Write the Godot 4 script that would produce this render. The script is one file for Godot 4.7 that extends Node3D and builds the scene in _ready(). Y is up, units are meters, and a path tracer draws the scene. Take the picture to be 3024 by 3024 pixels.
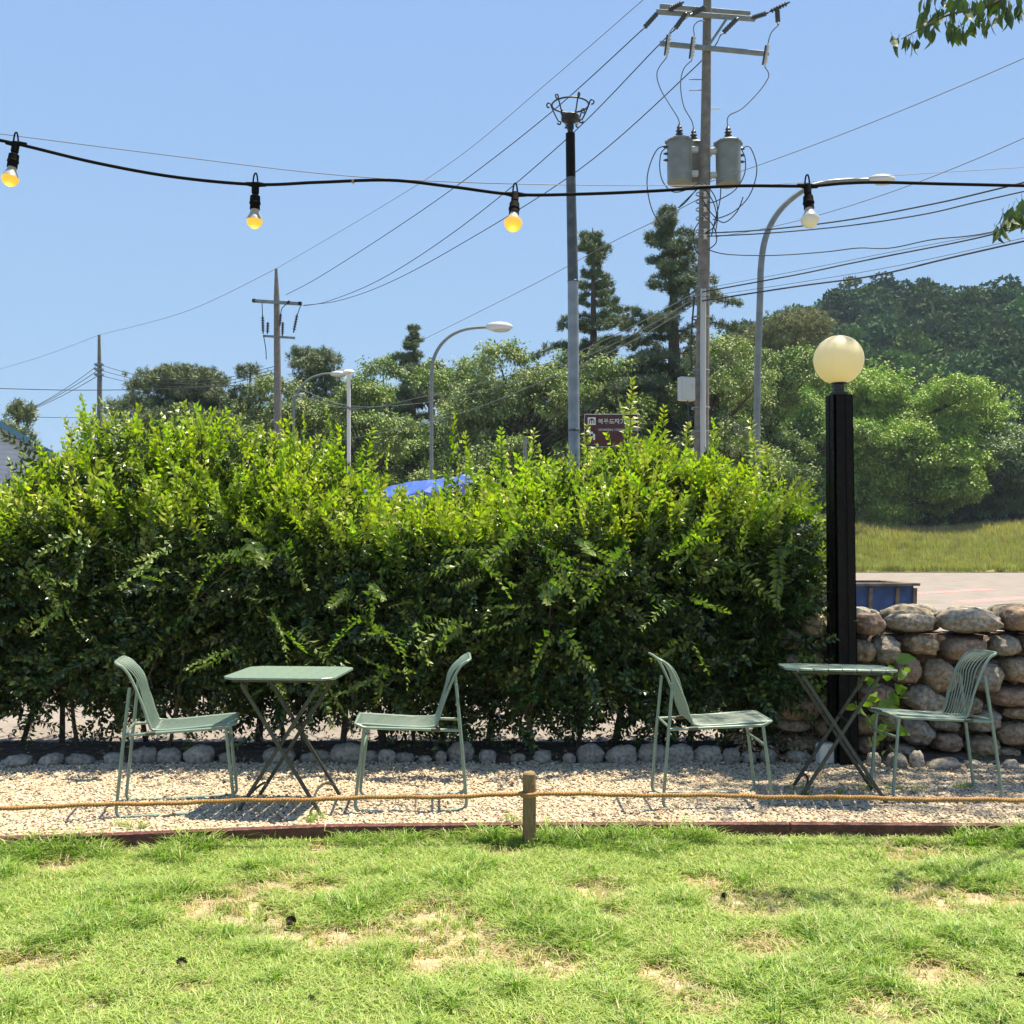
extends Node3D
# A lawn, a gravel terrace with bistro tables and chairs, a privet hedge, a boulder wall and the street behind them.

const F := 3024.0
const EYE := Vector3(0, 1.45, 0)
const PITCH := 2.0
const LAWN_Y := -0.065

var rng := RandomNumberGenerator.new()
var cam: Camera3D
var used := {}
var M := {}

# ---------------------------------------------------------------- mesh building
class MB:
	var v := PackedVector3Array()
	var n := PackedVector3Array()
	var c := PackedColorArray()
	var tint := Color(1, 1, 1)

	func tri(a: Vector3, b: Vector3, d: Vector3, na: Vector3, nb: Vector3, nd: Vector3) -> void:
		# clockwise front faces that agree with the normals
		if (d - a).cross(b - a).dot(na + nb + nd) < 0.0:
			v.append(a); v.append(d); v.append(b)
			n.append(na); n.append(nd); n.append(nb)
		else:
			v.append(a); v.append(b); v.append(d)
			n.append(na); n.append(nb); n.append(nd)
		c.append(tint); c.append(tint); c.append(tint)

	func flat(a: Vector3, b: Vector3, d: Vector3) -> void:
		var nn := (d - a).cross(b - a).normalized()
		v.append(a); v.append(b); v.append(d)
		n.append(nn); n.append(nn); n.append(nn)
		c.append(tint); c.append(tint); c.append(tint)

	func quad(a: Vector3, b: Vector3, d: Vector3, e: Vector3, nn: Vector3) -> void:
		tri(a, b, d, nn, nn, nn)
		tri(a, d, e, nn, nn, nn)

	func box(at: Vector3, size: Vector3, turn := Basis.IDENTITY, bevel := 0.0) -> void:
		var h := size * 0.5
		var k := minf(bevel, minf(h.x, minf(h.y, h.z)) * 0.9)
		if k <= 0.0:
			for s in [-1.0, 1.0]:
				quad(at + turn * Vector3(s * h.x, -h.y, -h.z), at + turn * Vector3(s * h.x, h.y, -h.z), at + turn * Vector3(s * h.x, h.y, h.z), at + turn * Vector3(s * h.x, -h.y, h.z), turn.x.normalized() * s)
				quad(at + turn * Vector3(-h.x, s * h.y, -h.z), at + turn * Vector3(h.x, s * h.y, -h.z), at + turn * Vector3(h.x, s * h.y, h.z), at + turn * Vector3(-h.x, s * h.y, h.z), turn.y.normalized() * s)
				quad(at + turn * Vector3(-h.x, -h.y, s * h.z), at + turn * Vector3(h.x, -h.y, s * h.z), at + turn * Vector3(h.x, h.y, s * h.z), at + turn * Vector3(-h.x, h.y, s * h.z), turn.z.normalized() * s)
			return
		var g := h - Vector3(k, k, k)
		for s in [-1.0, 1.0]:
			quad(at + turn * Vector3(s * h.x, -g.y, -g.z), at + turn * Vector3(s * h.x, g.y, -g.z), at + turn * Vector3(s * h.x, g.y, g.z), at + turn * Vector3(s * h.x, -g.y, g.z), turn * Vector3(s, 0, 0))
			quad(at + turn * Vector3(-g.x, s * h.y, -g.z), at + turn * Vector3(g.x, s * h.y, -g.z), at + turn * Vector3(g.x, s * h.y, g.z), at + turn * Vector3(-g.x, s * h.y, g.z), turn * Vector3(0, s, 0))
			quad(at + turn * Vector3(-g.x, -g.y, s * h.z), at + turn * Vector3(g.x, -g.y, s * h.z), at + turn * Vector3(g.x, g.y, s * h.z), at + turn * Vector3(-g.x, g.y, s * h.z), turn * Vector3(0, 0, s))
			for t in [-1.0, 1.0]:
				quad(at + turn * Vector3(s * h.x, t * g.y, -g.z), at + turn * Vector3(s * g.x, t * h.y, -g.z), at + turn * Vector3(s * g.x, t * h.y, g.z), at + turn * Vector3(s * h.x, t * g.y, g.z), turn * Vector3(s, t, 0).normalized())
				quad(at + turn * Vector3(s * h.x, -g.y, t * g.z), at + turn * Vector3(s * g.x, -g.y, t * h.z), at + turn * Vector3(s * g.x, g.y, t * h.z), at + turn * Vector3(s * h.x, g.y, t * g.z), turn * Vector3(s, 0, t).normalized())
				quad(at + turn * Vector3(-g.x, s * h.y, t * g.z), at + turn * Vector3(-g.x, s * g.y, t * h.z), at + turn * Vector3(g.x, s * g.y, t * h.z), at + turn * Vector3(g.x, s * h.y, t * g.z), turn * Vector3(0, s, t).normalized())
				for u in [-1.0, 1.0]:
					var nn := turn * Vector3(s, t, u).normalized()
					tri(at + turn * Vector3(s * h.x, t * g.y, u * g.z), at + turn * Vector3(s * g.x, t * h.y, u * g.z), at + turn * Vector3(s * g.x, t * g.y, u * h.z), nn, nn, nn)

	func tube(p: PackedVector3Array, radii, sides := 8, caps := true) -> void:
		var count := p.size()
		if count < 2:
			return
		var rings := []
		var side := Vector3.ZERO
		for i in count:
			var t := (p[mini(i + 1, count - 1)] - p[maxi(i - 1, 0)]).normalized()
			if side == Vector3.ZERO:
				side = t.cross(Vector3.UP if absf(t.y) < 0.95 else Vector3.RIGHT).normalized()
			side = (side - t * side.dot(t)).normalized()
			var up := t.cross(side)
			var r: float = radii if radii is float else radii[i]
			var ring := PackedVector3Array()
			for k in sides:
				var a := TAU * k / sides
				ring.append(side * cos(a) + up * sin(a))
			rings.append([ring, r])
		for i in count - 1:
			var ra: PackedVector3Array = rings[i][0]
			var rb: PackedVector3Array = rings[i + 1][0]
			var r0: float = rings[i][1]
			var r1: float = rings[i + 1][1]
			for k in sides:
				var j := (k + 1) % sides
				var a := p[i] + ra[k] * r0
				var b := p[i] + ra[j] * r0
				var d := p[i + 1] + rb[j] * r1
				var e := p[i + 1] + rb[k] * r1
				tri(a, b, d, ra[k], ra[j], rb[j])
				tri(a, d, e, ra[k], rb[j], rb[k])
		if caps:
			for q in [[0, 1], [count - 1, count - 2]]:
				var at: Vector3 = p[q[0]]
				var out := (at - p[q[1]]).normalized()
				var ring: PackedVector3Array = rings[q[0]][0]
				var r: float = rings[q[0]][1]
				for k in sides:
					tri(at, at + ring[k] * r, at + ring[(k + 1) % sides] * r, out, out, out)

	func lathe(profile: Array, at: Vector3, turn := Basis.IDENTITY, sides := 20) -> void:
		# profile of [radius, height] turned about the local y axis
		for i in profile.size() - 1:
			var r0: float = profile[i][0]
			var h0: float = profile[i][1]
			var r1: float = profile[i + 1][0]
			var h1: float = profile[i + 1][1]
			var slope := Vector2(h1 - h0, -(r1 - r0)).normalized()
			for k in sides:
				var a0 := TAU * k / sides
				var a1 := TAU * (k + 1) / sides
				var d0 := Vector3(cos(a0), 0, sin(a0))
				var d1 := Vector3(cos(a1), 0, sin(a1))
				var n0 := turn * (d0 * slope.x + Vector3(0, slope.y, 0))
				var n1 := turn * (d1 * slope.x + Vector3(0, slope.y, 0))
				var p0 := at + turn * (d0 * r0 + Vector3(0, h0, 0))
				var p1 := at + turn * (d1 * r0 + Vector3(0, h0, 0))
				var p2 := at + turn * (d1 * r1 + Vector3(0, h1, 0))
				var p3 := at + turn * (d0 * r1 + Vector3(0, h1, 0))
				if r0 > 1e-6:
					tri(p0, p1, p2, n0, n1, n1)
				if r1 > 1e-6:
					tri(p0, p2, p3, n0, n1, n0)

	func ball(at: Vector3, r: Vector3, rings := 10, sides := 16) -> void:
		for i in rings:
			var a := PI * i / rings
			var b := PI * (i + 1) / rings
			for k in sides:
				var u := TAU * k / sides
				var w := TAU * (k + 1) / sides
				var q := [Vector3(sin(a) * cos(u), cos(a), sin(a) * sin(u)), Vector3(sin(a) * cos(w), cos(a), sin(a) * sin(w)), Vector3(sin(b) * cos(w), cos(b), sin(b) * sin(w)), Vector3(sin(b) * cos(u), cos(b), sin(b) * sin(u))]
				if i > 0:
					tri(at + q[0] * r, at + q[1] * r, at + q[2] * r, q[0], q[1], q[2])
				if i < rings - 1:
					tri(at + q[0] * r, at + q[2] * r, at + q[3] * r, q[0], q[2], q[3])

	func leaf(base: Vector3, along: Vector3, face: Vector3, length: float, width: float, bend := 0.12) -> void:
		# a folded leaf with a bent tip: four faces
		var side := along.cross(face).normalized()
		var up := side.cross(along).normalized()
		var mid := base + along * length * 0.5 + up * length * bend * 0.3
		var tip := base + along * length - up * length * bend
		var l := base + along * length * 0.45 + side * width * 0.5 + up * width * 0.16
		var r := base + along * length * 0.45 - side * width * 0.5 + up * width * 0.16
		flat(base, l, mid); flat(l, tip, mid)
		flat(base, mid, r); flat(mid, tip, r)

	func mesh() -> ArrayMesh:
		var a := []
		a.resize(Mesh.ARRAY_MAX)
		a[Mesh.ARRAY_VERTEX] = v
		a[Mesh.ARRAY_NORMAL] = n
		a[Mesh.ARRAY_COLOR] = c
		var m := ArrayMesh.new()
		m.add_surface_from_arrays(Mesh.PRIMITIVE_TRIANGLES, a)
		return m


# ---------------------------------------------------------------- scene helpers
func numbered(called: String) -> String:
	if not used.has(called):
		used[called] = 0
		return called
	used[called] += 1
	return "%s_%03d" % [called, used[called]]

func tag(o: Node3D, label := "", category := "", group := "", kind := "") -> Node3D:
	if label: o.set_meta("label", label)
	if category: o.set_meta("category", category)
	if group: o.set_meta("group", group)
	if kind: o.set_meta("kind", kind)
	return o

func thing(called: String, label: String, category: String, at := Vector3.ZERO, turn := 0.0, group := "") -> Node3D:
	var o := Node3D.new()
	o.name = numbered(called)
	add_child(o)
	o.position = at
	o.rotation.y = turn
	return tag(o, label, category, group)

func put(called: String, m: Mesh, mat: Material, parent: Node3D = null, place := Transform3D.IDENTITY) -> MeshInstance3D:
	var o := MeshInstance3D.new()
	o.mesh = m
	o.material_override = mat
	o.transform = place
	if parent == null:
		o.name = numbered(called)
		add_child(o)
	else:
		o.name = called
		parent.add_child(o, true)
	return o

func ground_part(called: String, m: Mesh, mat: Material) -> MeshInstance3D:
	var o := put(called, m, mat)
	o.set_meta("kind", "structure")
	return o

func many(called: String, m: Mesh, mat: Material, places: Array, colors = null, parent: Node3D = null) -> MultiMeshInstance3D:
	var mm := MultiMesh.new()
	mm.transform_format = MultiMesh.TRANSFORM_3D
	mm.use_colors = colors != null
	mm.mesh = m
	mm.instance_count = places.size()
	for i in places.size():
		mm.set_instance_transform(i, places[i])
		if colors != null:
			mm.set_instance_color(i, colors[i])
	var o := MultiMeshInstance3D.new()
	o.multimesh = mm
	o.material_override = mat
	if parent == null:
		o.name = numbered(called)
		add_child(o)
	else:
		o.name = called
		parent.add_child(o, true)
	return o

func A(px: float, py: float, d: float) -> Vector3:
	# the point at distance d along the view axis seen at that place of the photograph
	return EYE + cam.basis * (Vector3((px - 1512.0) / F, (1512.0 - py) / F, -1.0) * d)

func B(px: float, py: float, d: float) -> Vector3:
	return A(px * 1.56522, py * 1.56522, d)

func G(px: float, py: float, level := 0.0) -> Vector3:
	# the point of the ground at that place of the photograph
	var ray := cam.basis * Vector3((px - 1512.0) / F, (1512.0 - py) / F, -1.0)
	return EYE + ray * ((level - EYE.y) / ray.y)

func R(a: float, b: float) -> float:
	return rng.randf_range(a, b)

func dir() -> Vector3:
	var z := R(-1, 1)
	var a := R(0, TAU)
	return Vector3(sqrt(1 - z * z) * cos(a), z, sqrt(1 - z * z) * sin(a))

func facing(forward: Vector3, up_hint := Vector3.UP) -> Basis:
	# y along forward
	var y := forward.normalized()
	var x := y.cross(up_hint)
	if x.length() < 0.05:
		x = y.cross(Vector3.RIGHT)
	x = x.normalized()
	return Basis(x, y, x.cross(y))

func smooth(points: Array, steps := 8) -> PackedVector3Array:
	# a Catmull-Rom curve through the points
	var out := PackedVector3Array()
	var n := points.size()
	for i in n - 1:
		var p0: Vector3 = points[maxi(i - 1, 0)]
		var p1: Vector3 = points[i]
		var p2: Vector3 = points[i + 1]
		var p3: Vector3 = points[mini(i + 2, n - 1)]
		for k in steps:
			var t := float(k) / steps
			out.append(0.5 * ((2.0 * p1) + (p2 - p0) * t + (2.0 * p0 - 5.0 * p1 + 4.0 * p2 - p3) * t * t + (3.0 * p1 - p0 - 3.0 * p2 + p3) * t * t * t))
	out.append(points[n - 1])
	return out

func bent(points: Array, radius: float, steps := 5) -> PackedVector3Array:
	# straight runs joined by round bends
	var out := PackedVector3Array()
	out.append(points[0])
	for i in range(1, points.size() - 1):
		var p: Vector3 = points[i]
		var a: Vector3 = points[i - 1]
		var b: Vector3 = points[i + 1]
		var r := minf(radius, minf((a - p).length(), (b - p).length()) * 0.48)
		var s := p + (a - p).normalized() * r
		var e := p + (b - p).normalized() * r
		for k in steps + 1:
			var t := float(k) / steps
			out.append(s.lerp(p, t).lerp(p.lerp(e, t), t))
	out.append(points[points.size() - 1])
	return out

func one(p: PackedVector3Array, r, sides := 8) -> ArrayMesh:
	var b := MB.new()
	b.tube(p, r, sides)
	return b.mesh()

func rock(seed_: int, detail: int, bumps := 0.16, boxy := 0.35) -> ArrayMesh:
	# a rounded boulder about 1 m across
	var t := (1.0 + sqrt(5.0)) / 2.0
	var p: Array = []
	for q in [[-1, t, 0], [1, t, 0], [-1, -t, 0], [1, -t, 0], [0, -1, t], [0, 1, t], [0, -1, -t], [0, 1, -t], [t, 0, -1], [t, 0, 1], [-t, 0, -1], [-t, 0, 1]]:
		p.append(Vector3(q[0], q[1], q[2]).normalized())
	var f := [[0, 11, 5], [0, 5, 1], [0, 1, 7], [0, 7, 10], [0, 10, 11], [1, 5, 9], [5, 11, 4], [11, 10, 2], [10, 7, 6], [7, 1, 8], [3, 9, 4], [3, 4, 2], [3, 2, 6], [3, 6, 8], [3, 8, 9], [4, 9, 5], [2, 4, 11], [6, 2, 10], [8, 6, 7], [9, 8, 1]]
	for level in detail:
		var made := {}
		var nf := []
		for q in f:
			var m := []
			for e in 3:
				var a: int = q[e]
				var b: int = q[(e + 1) % 3]
				var key := Vector2i(mini(a, b), maxi(a, b))
				if not made.has(key):
					made[key] = p.size()
					p.append(((p[a] + p[b]) * 0.5).normalized())
				m.append(made[key])
			nf.append([q[0], m[0], m[2]]); nf.append([q[1], m[1], m[0]]); nf.append([q[2], m[2], m[1]]); nf.append([m[0], m[1], m[2]])
		f = nf
	var noise := FastNoiseLite.new()
	noise.seed = seed_
	noise.frequency = 0.9
	noise.fractal_octaves = 3
	var pts := []
	for q in p:
		var big := maxf(absf(q.x), maxf(absf(q.y), absf(q.z)))
		var r := lerpf(1.0, 0.86 / big, boxy) * (1.0 + bumps * 2.0 * noise.get_noise_3dv(q * 1.6 + Vector3(seed_, 0, 0)))
		pts.append(q * r * 0.5)
	var nn := []
	for q in pts:
		nn.append(Vector3.ZERO)
	for q in f:
		var a: Vector3 = pts[q[0]]
		var k: Vector3 = (pts[q[1]] - a).cross(pts[q[2]] - a)
		if k.dot(a) < 0: k = -k
		for e in q:
			nn[e] += k
	var b := MB.new()
	for q in f:
		b.tri(pts[q[0]], pts[q[1]], pts[q[2]], nn[q[0]].normalized(), nn[q[1]].normalized(), nn[q[2]].normalized())
	return b.mesh()

# ---------------------------------------------------------------- materials
func lin(r: float, g: float, b: float) -> Color:
	return Color(r, g, b).linear_to_srgb()

func noise_image(size: int, seed_: int, freq: float, stops: Array, octaves := 4, speck := 0.0, speck_color := Color.BLACK) -> ImageTexture:
	# stops: [[value 0..1, linear colour], ...]
	var n := FastNoiseLite.new()
	n.seed = seed_
	n.noise_type = FastNoiseLite.TYPE_SIMPLEX_SMOOTH
	n.frequency = freq
	n.fractal_octaves = octaves
	var im := n.get_seamless_image(size, size, false, false, 0.15, true)
	var g := Gradient.new()
	g.offsets = PackedFloat32Array(stops.map(func(s): return s[0]))
	g.colors = PackedColorArray(stops.map(func(s): return s[1].linear_to_srgb()))
	var out := Image.create(size, size, false, Image.FORMAT_RGB8)
	var r := RandomNumberGenerator.new()
	r.seed = seed_
	for y in size:
		for x in size:
			var k := g.sample(im.get_pixel(x, y).r)
			if speck > 0.0 and r.randf() < speck:
				k = k.lerp(speck_color, r.randf_range(0.3, 0.9))
			out.set_pixel(x, y, k)
	return ImageTexture.create_from_image(out)

func bumps(size: int, seed_: int, freq: float, strength: float, octaves := 4) -> ImageTexture:
	var n := FastNoiseLite.new()
	n.seed = seed_
	n.frequency = freq
	n.fractal_octaves = octaves
	var im := n.get_seamless_image(size, size, false, false, 0.15, true)
	im.convert(Image.FORMAT_RGBA8)
	im.bump_map_to_normal_map(strength)
	return ImageTexture.create_from_image(im)

func plain(color: Color, rough := 0.7, metal := 0.0) -> StandardMaterial3D:
	var m := StandardMaterial3D.new()
	m.albedo_color = color
	m.roughness = rough
	m.metallic = metal
	return m

func surfaced(tex: Texture2D, scale_: float, rough := 0.85, normal: Texture2D = null, depth := 1.0, world := true) -> StandardMaterial3D:
	var m := StandardMaterial3D.new()
	m.albedo_texture = tex
	m.roughness = rough
	m.uv1_triplanar = true
	m.uv1_world_triplanar = world
	m.uv1_scale = Vector3.ONE * scale_
	if normal:
		m.normal_enabled = true
		m.normal_texture = normal
		m.normal_scale = depth
	return m

func foliage(color: Color, back: Color, rough := 0.45) -> StandardMaterial3D:
	var m := StandardMaterial3D.new()
	m.albedo_color = color
	m.vertex_color_use_as_albedo = true
	m.roughness = rough
	m.backlight_enabled = true
	m.backlight = back
	return m

func make_materials() -> void:
	var fine := bumps(256, 3, 0.04, 6.0)
	M.fine = fine
	M.sage = surfaced(noise_image(128, 11, 0.03, [[0.0, Color(0.155, 0.222, 0.178)], [0.55, Color(0.18, 0.252, 0.203)], [1.0, Color(0.205, 0.282, 0.228)]], 4, 0.015, Color(0.2, 0.19, 0.13)), 6.0, 0.33)
	M.leg = surfaced(noise_image(128, 13, 0.04, [[0.0, Color(0.026, 0.03, 0.022)], [0.6, Color(0.04, 0.048, 0.035)], [1.0, Color(0.07, 0.075, 0.056)]], 4, 0.02, Color(0.3, 0.27, 0.2)), 4.0, 0.5)
	M.black = surfaced(noise_image(128, 14, 0.05, [[0.0, Color(0.004, 0.003, 0.003)], [0.7, Color(0.007, 0.006, 0.005)], [1.0, Color(0.018, 0.013, 0.011)]]), 2.0, 0.5, fine, 0.4)
	M.black.metallic_specular = 0.25
	M.rubber = plain(lin(0.006, 0.006, 0.006), 0.8)
	M.rubber.metallic_specular = 0.2
	M.iron = plain(lin(0.010, 0.010, 0.011), 0.5)
	M.galv = surfaced(noise_image(128, 15, 0.03, [[0.0, Color(0.18, 0.20, 0.23)], [0.6, Color(0.25, 0.27, 0.31)], [1.0, Color(0.32, 0.34, 0.37)]]), 2.0, 0.45)
	M.galv.metallic = 0.35
	M.galv_dark = surfaced(noise_image(128, 16, 0.03, [[0.0, Color(0.035, 0.04, 0.045)], [0.6, Color(0.07, 0.08, 0.09)], [1.0, Color(0.13, 0.14, 0.16)]]), 2.0, 0.45)
	M.galv_dark.metallic = 0.2
	M.street_grey = surfaced(noise_image(128, 17, 0.03, [[0.0, Color(0.15, 0.165, 0.16)], [1.0, Color(0.24, 0.255, 0.25)]]), 1.0, 0.45)
	M.street_grey.metallic = 0.3
	M.white_paint = plain(lin(0.62, 0.62, 0.60), 0.5)
	M.pale = plain(lin(0.44, 0.45, 0.42), 0.5)
	M.concrete_pole = surfaced(noise_image(256, 18, 0.02, [[0.0, Color(0.11, 0.10, 0.085)], [0.5, Color(0.18, 0.16, 0.137)], [1.0, Color(0.25, 0.225, 0.195)]], 5, 0.04, Color(0.2, 0.17, 0.14)), 0.9, 0.9)
	M.tank = surfaced(noise_image(128, 19, 0.02, [[0.0, Color(0.15, 0.16, 0.14)], [0.7, Color(0.20, 0.21, 0.185)], [1.0, Color(0.24, 0.245, 0.215)]]), 1.0, 0.45)
	M.steel_arm = surfaced(noise_image(128, 20, 0.03, [[0.0, Color(0.13, 0.15, 0.15)], [1.0, Color(0.25, 0.27, 0.26)]]), 1.0, 0.5)
	M.insulator = plain(lin(0.035, 0.037, 0.04), 0.35)
	M.porcelain = plain(lin(0.55, 0.52, 0.46), 0.3)
	M.wire = plain(lin(0.03, 0.032, 0.036), 0.6)
	M.wire_pale = plain(lin(0.16, 0.17, 0.19), 0.6)
	# ground
	M.soil = surfaced(noise_image(512, 21, 0.012, [[0.0, Color(0.22, 0.165, 0.10)], [0.4, Color(0.37, 0.285, 0.18)], [0.75, Color(0.47, 0.375, 0.245)], [1.0, Color(0.56, 0.46, 0.32)]], 6, 0.10, Color(0.62, 0.54, 0.4)), 1.1, 0.95, bumps(512, 22, 0.05, 8.0), 1.0)
	M.bed = surfaced(noise_image(256, 23, 0.02, [[0.0, Color(0.03, 0.02, 0.012)], [0.6, Color(0.08, 0.055, 0.035)], [1.0, Color(0.16, 0.12, 0.08)]], 5, 0.06, Color(0.35, 0.27, 0.18)), 1.6, 0.95, fine, 1.0)
	M.gravel_base = surfaced(noise_image(256, 24, 0.05, [[0.0, Color(0.14, 0.11, 0.08)], [0.6, Color(0.30, 0.25, 0.19)], [1.0, Color(0.45, 0.38, 0.3)]], 4, 0.1, Color(0.7, 0.64, 0.54)), 3.0, 0.95, fine, 1.2)
	M.road = surfaced(noise_image(512, 25, 0.008, [[0.0, Color(0.165, 0.145, 0.125)], [0.5, Color(0.205, 0.18, 0.157)], [1.0, Color(0.245, 0.215, 0.19)]], 6, 0.08, Color(0.3, 0.28, 0.26)), 0.17, 0.95)
	M.marking = surfaced(noise_image(128, 26, 0.05, [[0.0, Color(0.42, 0.34, 0.31)], [0.45, Color(0.45, 0.18, 0.17)], [1.0, Color(0.48, 0.16, 0.16)]]), 0.6, 0.9)
	M.meadow = surfaced(noise_image(256, 27, 0.015, [[0.0, Color(0.10, 0.12, 0.03)], [0.6, Color(0.16, 0.18, 0.05)], [1.0, Color(0.24, 0.22, 0.09)]]), 0.15, 0.95)
	M.hill_soil = plain(lin(0.03, 0.045, 0.018), 0.95)
	# stones
	M.stones = []
	var tones := [[Color(0.15, 0.10, 0.055), Color(0.33, 0.245, 0.145), Color(0.50, 0.40, 0.27)], [Color(0.14, 0.12, 0.09), Color(0.30, 0.26, 0.195), Color(0.48, 0.42, 0.33)], [Color(0.14, 0.085, 0.055), Color(0.29, 0.195, 0.125), Color(0.44, 0.33, 0.23)], [Color(0.085, 0.07, 0.045), Color(0.21, 0.175, 0.115), Color(0.40, 0.345, 0.25)]]
	for k in tones.size():
		M.stones.append(surfaced(noise_image(256, 30 + k, 0.03, [[0.15, tones[k][0]], [0.5, tones[k][1]], [0.9, tones[k][2]]], 6, 0.14, Color(0.12, 0.1, 0.09)), 3.2, 0.9, fine, 0.9))
	M.pale_stones = []
	for k in 2:
		M.pale_stones.append(surfaced(noise_image(256, 60 + k, 0.03, [[0.15, [Color(0.17, 0.15, 0.12), Color(0.14, 0.125, 0.10)][k]], [0.5, [Color(0.38, 0.335, 0.26), Color(0.31, 0.27, 0.21)][k]], [0.9, [Color(0.50, 0.46, 0.39), Color(0.42, 0.385, 0.325)][k]]], 6, 0.10, Color(0.14, 0.12, 0.1)), 3.2, 0.9, fine, 0.9))
	M.mortar = surfaced(noise_image(256, 36, 0.03, [[0.0, Color(0.05, 0.035, 0.025)], [0.6, Color(0.12, 0.085, 0.06)], [1.0, Color(0.2, 0.15, 0.11)]], 5, 0.06, Color(0.3, 0.25, 0.2)), 2.0, 0.95, fine, 1.2)
	M.pebble = StandardMaterial3D.new()
	M.pebble.vertex_color_use_as_albedo = true
	M.pebble.roughness = 0.85
	# wood and rope
	M.post_wood = surfaced(noise_image(256, 40, 0.03, [[0.0, Color(0.13, 0.08, 0.035)], [0.5, Color(0.22, 0.145, 0.068)], [1.0, Color(0.29, 0.205, 0.108)]], 5), 5.0, 0.85, fine, 0.8)
	M.post_wood.uv1_scale = Vector3(12, 1.5, 12)
	M.rope = surfaced(noise_image(128, 41, 0.06, [[0.0, Color(0.20, 0.095, 0.028)], [0.5, Color(0.33, 0.18, 0.06)], [1.0, Color(0.45, 0.28, 0.12)]], 4, 0.05, Color(0.62, 0.45, 0.25)), 9.0, 0.9, fine, 1.0)
	M.board = surfaced(noise_image(256, 42, 0.03, [[0.0, Color(0.055, 0.014, 0.011)], [0.6, Color(0.10, 0.028, 0.022)], [1.0, Color(0.17, 0.06, 0.05)]], 5, 0.03, Color(0.35, 0.24, 0.2)), 2.0, 0.6, fine, 0.6)
	M.crate_blue = surfaced(noise_image(256, 43, 0.02, [[0.0, Color(0.02, 0.045, 0.13)], [0.6, Color(0.035, 0.075, 0.20)], [1.0, Color(0.07, 0.12, 0.26)]]), 1.2, 0.6)
	M.crate_wood = surfaced(noise_image(128, 44, 0.03, [[0.0, Color(0.10, 0.075, 0.05)], [1.0, Color(0.24, 0.19, 0.14)]]), 2.0, 0.85)
	M.tarp = plain(lin(0.03, 0.085, 0.34), 0.5)
	M.tarp.backlight_enabled = true
	M.tarp.backlight = Color(0.05, 0.12, 0.4)
	M.rust_cloth = plain(lin(0.30, 0.10, 0.05), 0.8)
	M.siding = surfaced(noise_image(128, 45, 0.02, [[0.0, Color(0.44, 0.46, 0.50)], [1.0, Color(0.56, 0.58, 0.62)]]), 0.5, 0.6)
	M.trim_blue = plain(lin(0.08, 0.20, 0.28), 0.6)
	M.roof_dark = plain(lin(0.12, 0.20, 0.26), 0.6)
	M.plaster = surfaced(noise_image(128, 46, 0.02, [[0.0, Color(0.34, 0.29, 0.22)], [1.0, Color(0.46, 0.40, 0.31)]]), 0.6, 0.9)
	M.sign_brown = plain(lin(0.060, 0.013, 0.007), 0.6)
	M.bark = surfaced(noise_image(256, 47, 0.04, [[0.0, Color(0.035, 0.025, 0.017)], [0.6, Color(0.10, 0.075, 0.05)], [1.0, Color(0.18, 0.14, 0.1)]]), 2.0, 0.95, fine, 1.2)
	M.twig = plain(lin(0.085, 0.06, 0.035), 0.9)
	# leaves
	M.leaf_new = foliage(Color.WHITE, Color(0.85, 1.0, 0.35), 0.4)
	M.leaf_old = foliage(Color.WHITE, Color(0.35, 0.5, 0.12), 0.33)
	M.leaf_tree = foliage(Color.WHITE, Color(0.5, 0.65, 0.25), 0.6)
	M.grass = foliage(Color.WHITE, Color(0.75, 0.9, 0.4), 0.5)
	M.hill_leaf = foliage(Color.WHITE, Color(0.3, 0.4, 0.15), 0.95)
	M.hill_leaf.metallic_specular = 0.15
	M.needle = foliage(Color.WHITE, Color(0.25, 0.3, 0.15), 0.6)
	M.litter = foliage(Color.WHITE, Color(0.3, 0.25, 0.15), 0.8)
	M.globe = plain(lin(0.88, 0.82, 0.61), 0.35)
	M.globe.backlight_enabled = true
	M.globe.backlight = Color(1.0, 0.95, 0.76)
	M.bulb_on = plain(lin(0.22, 0.16, 0.05), 0.3)
	M.bulb_on.emission_enabled = true
	M.bulb_on.emission = Color(1.0, 0.80, 0.24)
	M.bulb_on.emission_energy_multiplier = 0.36
	M.bulb_off = plain(lin(0.60, 0.59, 0.56), 0.3)
	M.bulb_base = plain(lin(0.30, 0.29, 0.27), 0.45)
	M.cone = plain(lin(0.075, 0.05, 0.034), 0.9)
	M.red_stone = surfaced(noise_image(128, 48, 0.04, [[0.0, Color(0.12, 0.04, 0.03)], [1.0, Color(0.24, 0.10, 0.07)]], 4, 0.05, Color(0.3, 0.2, 0.17)), 6.0, 0.9)
	M.outlet = plain(lin(0.66, 0.65, 0.58), 0.5)

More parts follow.
